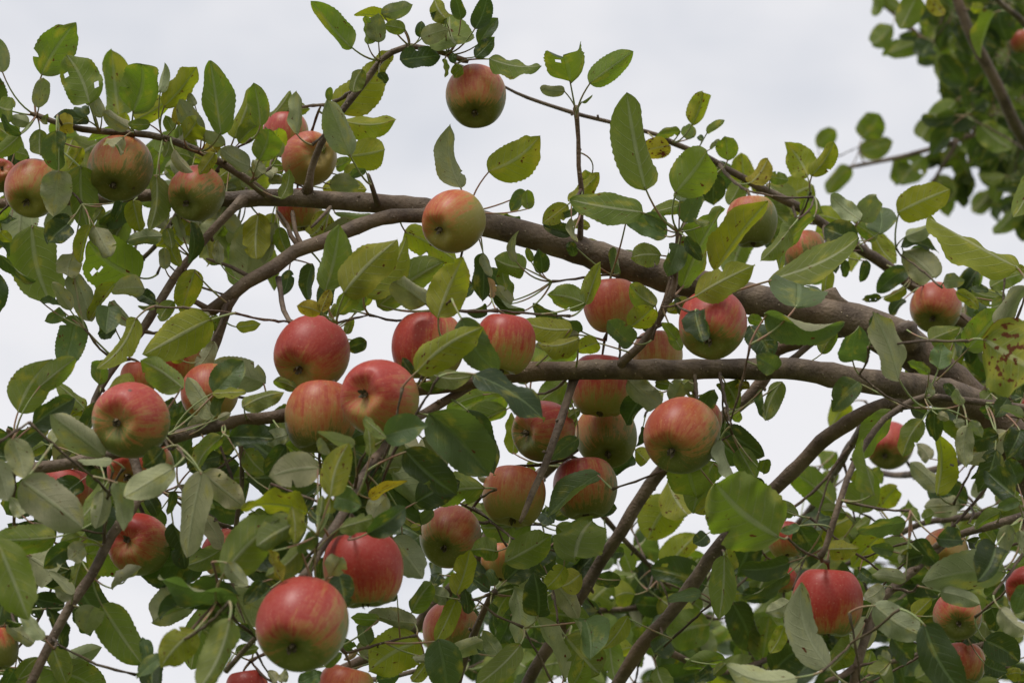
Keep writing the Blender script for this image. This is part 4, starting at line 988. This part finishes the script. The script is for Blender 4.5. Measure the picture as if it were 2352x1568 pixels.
class Net:
    def __init__(self, pts):
        self.a = np.zeros((20000, 4))
        self.n = len(pts)
        self.a[:self.n] = np.array(pts)

    def near(self, p, clear=False):
        q = self.a[:self.n]
        dd = np.linalg.norm(q[:, :3] - np.asarray(p)[None, :], axis=1)
        if not clear:
            i = int(np.argmin(dd))
            return dd[i], q[i]
        idx = np.argsort(dd)[:160:4]
        best, bi = 1e9, idx[0]
        for i in idx:
            cost = dd[i] + blocked(np.asarray(p), q[i, :3])
            if cost < best:
                best, bi = cost, i
        return dd[bi], q[bi]

    def add(self, pts, r):
        for p in pts:
            self.a[self.n] = (p[0], p[1], p[2], r)
            self.n += 1


NETS = {k: Net(v) for k, v in NET.items()}
TWIGS = []


def grow(tree, p, rng, r0=.0013, hint=None):
    """a spur twig from the nearest wood out to p"""
    net = NETS[id(tree)]
    dist, q = net.near(p, True)
    if dist < .004:
        return Vector(q[:3])
    q3 = np.array(q[:3])
    p = np.array(p)
    mid = (q3 + p) / 2 + np.array([rng.uniform(-1, 1), rng.uniform(-1, 1), rng.uniform(-1, .2)]) * dist * .07
    pts, rr = catmull([q3, mid, p], [min(q[3] * .75, r0 * 1.4 + dist * .005), r0 * 1.05 + dist * .0025, r0], .007)
    rr = rr * np.array([1 + .16 * math.sin(k * 2.1 + dist * 900) for k in range(len(rr))])
    rr[-1] *= 1.6
    for k in range(1, len(pts) - 1):
        pts[k] += np.array([rng.uniform(-1, 1) for _ in range(3)]) * .0006
    TWIGS.append((tree, pts, rr))
    net.add(pts[1:], r0)
    return Vector(p)


for rec, (root, c, up, R, sq) in zip(APPLES, APP):
    tree = TREE_B if rec[3] > 3.5 else TREE
    rng = random.Random(int(rec[0]))
    pit = c + up * (R * sq - .52 * R)
    top = c + up * (R * (sq - .12) + .004)
    dist, q = NETS[id(tree)].near(top, True)
    q3 = Vector(q[:3])
    end = top + (q3 - top).normalized() * min(dist, .010)
    # keep the stalk end outside the fruit
    if (end - c).length < R * 1.1:
        end = c + (end - c).normalized() * R * 1.12
    g = Geo()
    pts, rr = catmull([tuple(pit), tuple(pit.lerp(top, .6)), tuple(end)], [.0013, .0010, .0014], .004)
    tube(g, pts, rr, 7, 0, True)
    child(g.build('stalk', [M_STEM], origin=pit), root)
    grow(tree, end, rng, .0014)

NODES = {}
order = sorted(range(len(ALL)), key=lambda i: NETS[id(ALL[i].tree)].near(ALL[i].base)[0])
for i in order:
    L = ALL[i]
    rng = random.Random(i)
    want = rng.uniform(.014, .026) * (.6 + L.len * 8)
    if L.node is not None:
        key = tuple(L.node)
        if key not in NODES:
            NODES[key] = grow(L.tree, L.node, rng, .0011)
        L.joint = L.node
        continue
    dist, q = NETS[id(L.tree)].near(L.base, True)
    if dist < .060:
        L.joint = Vector(q[:3])
    else:
        dirn = (Vector(q[:3]) - L.base).normalized()
        dirn = (dirn * .6 - L.ax * .6).normalized()
        L.joint = grow(L.tree, L.base + dirn * want, rng, .0010)

for tree in (TREE, TREE_B):
    tw = [t for t in TWIGS if t[0] is tree]
    tw.sort(key=lambda t: -np.linalg.norm(t[1][-1] - t[1][0]) * t[2].mean())
    rest = Geo()
    for k, (tr, pts, rr) in enumerate(tw):
        if k < 250:
            g = Geo()
            tube(g, pts, rr, 7, 0, True, .15, k)
            child(g.build('twig', [M_TWIG], origin=pts[0]), tree)
        else:
            tube(rest, pts, rr, 6, 0, True, .15, k)
    if rest.n:
        o = child(rest.build('fine_twigs', [M_TWIG], origin=tree.location), tree)
        o['kind'] = 'stuff'
    lv = sorted([L for L in ALL if L.tree is tree], key=lambda L: -L.area)
    rest = Geo()
    for k, L in enumerate(lv):
        if k < 300:
            g = Geo()
            leaf_into(g, L)
            blade = child(g.build('leaf', [M_LEAF], origin=L.base), tree)
            g = Geo()
            stalk_into(g, L)
            pet = g.build('petiole', [M_STALK], origin=L.base)
            pet.parent = blade
            pet.location = (0, 0, 0)
        else:
            leaf_into(rest, L)
            stalk_into(rest, L, 1, luv=(0., 0., 0.), under=(.3, .3, .1, 0.), upper=(.3, .3, .1, 1.), through=(.2, .2, .1, 1.))
    if rest.n:
        o = child(rest.build('foliage', [M_LEAF, M_STALK], origin=tree.location), tree)
        o['kind'] = 'stuff'
    print('LEAVES', tree.name, len(lv), 'TWIGS', len(tw))
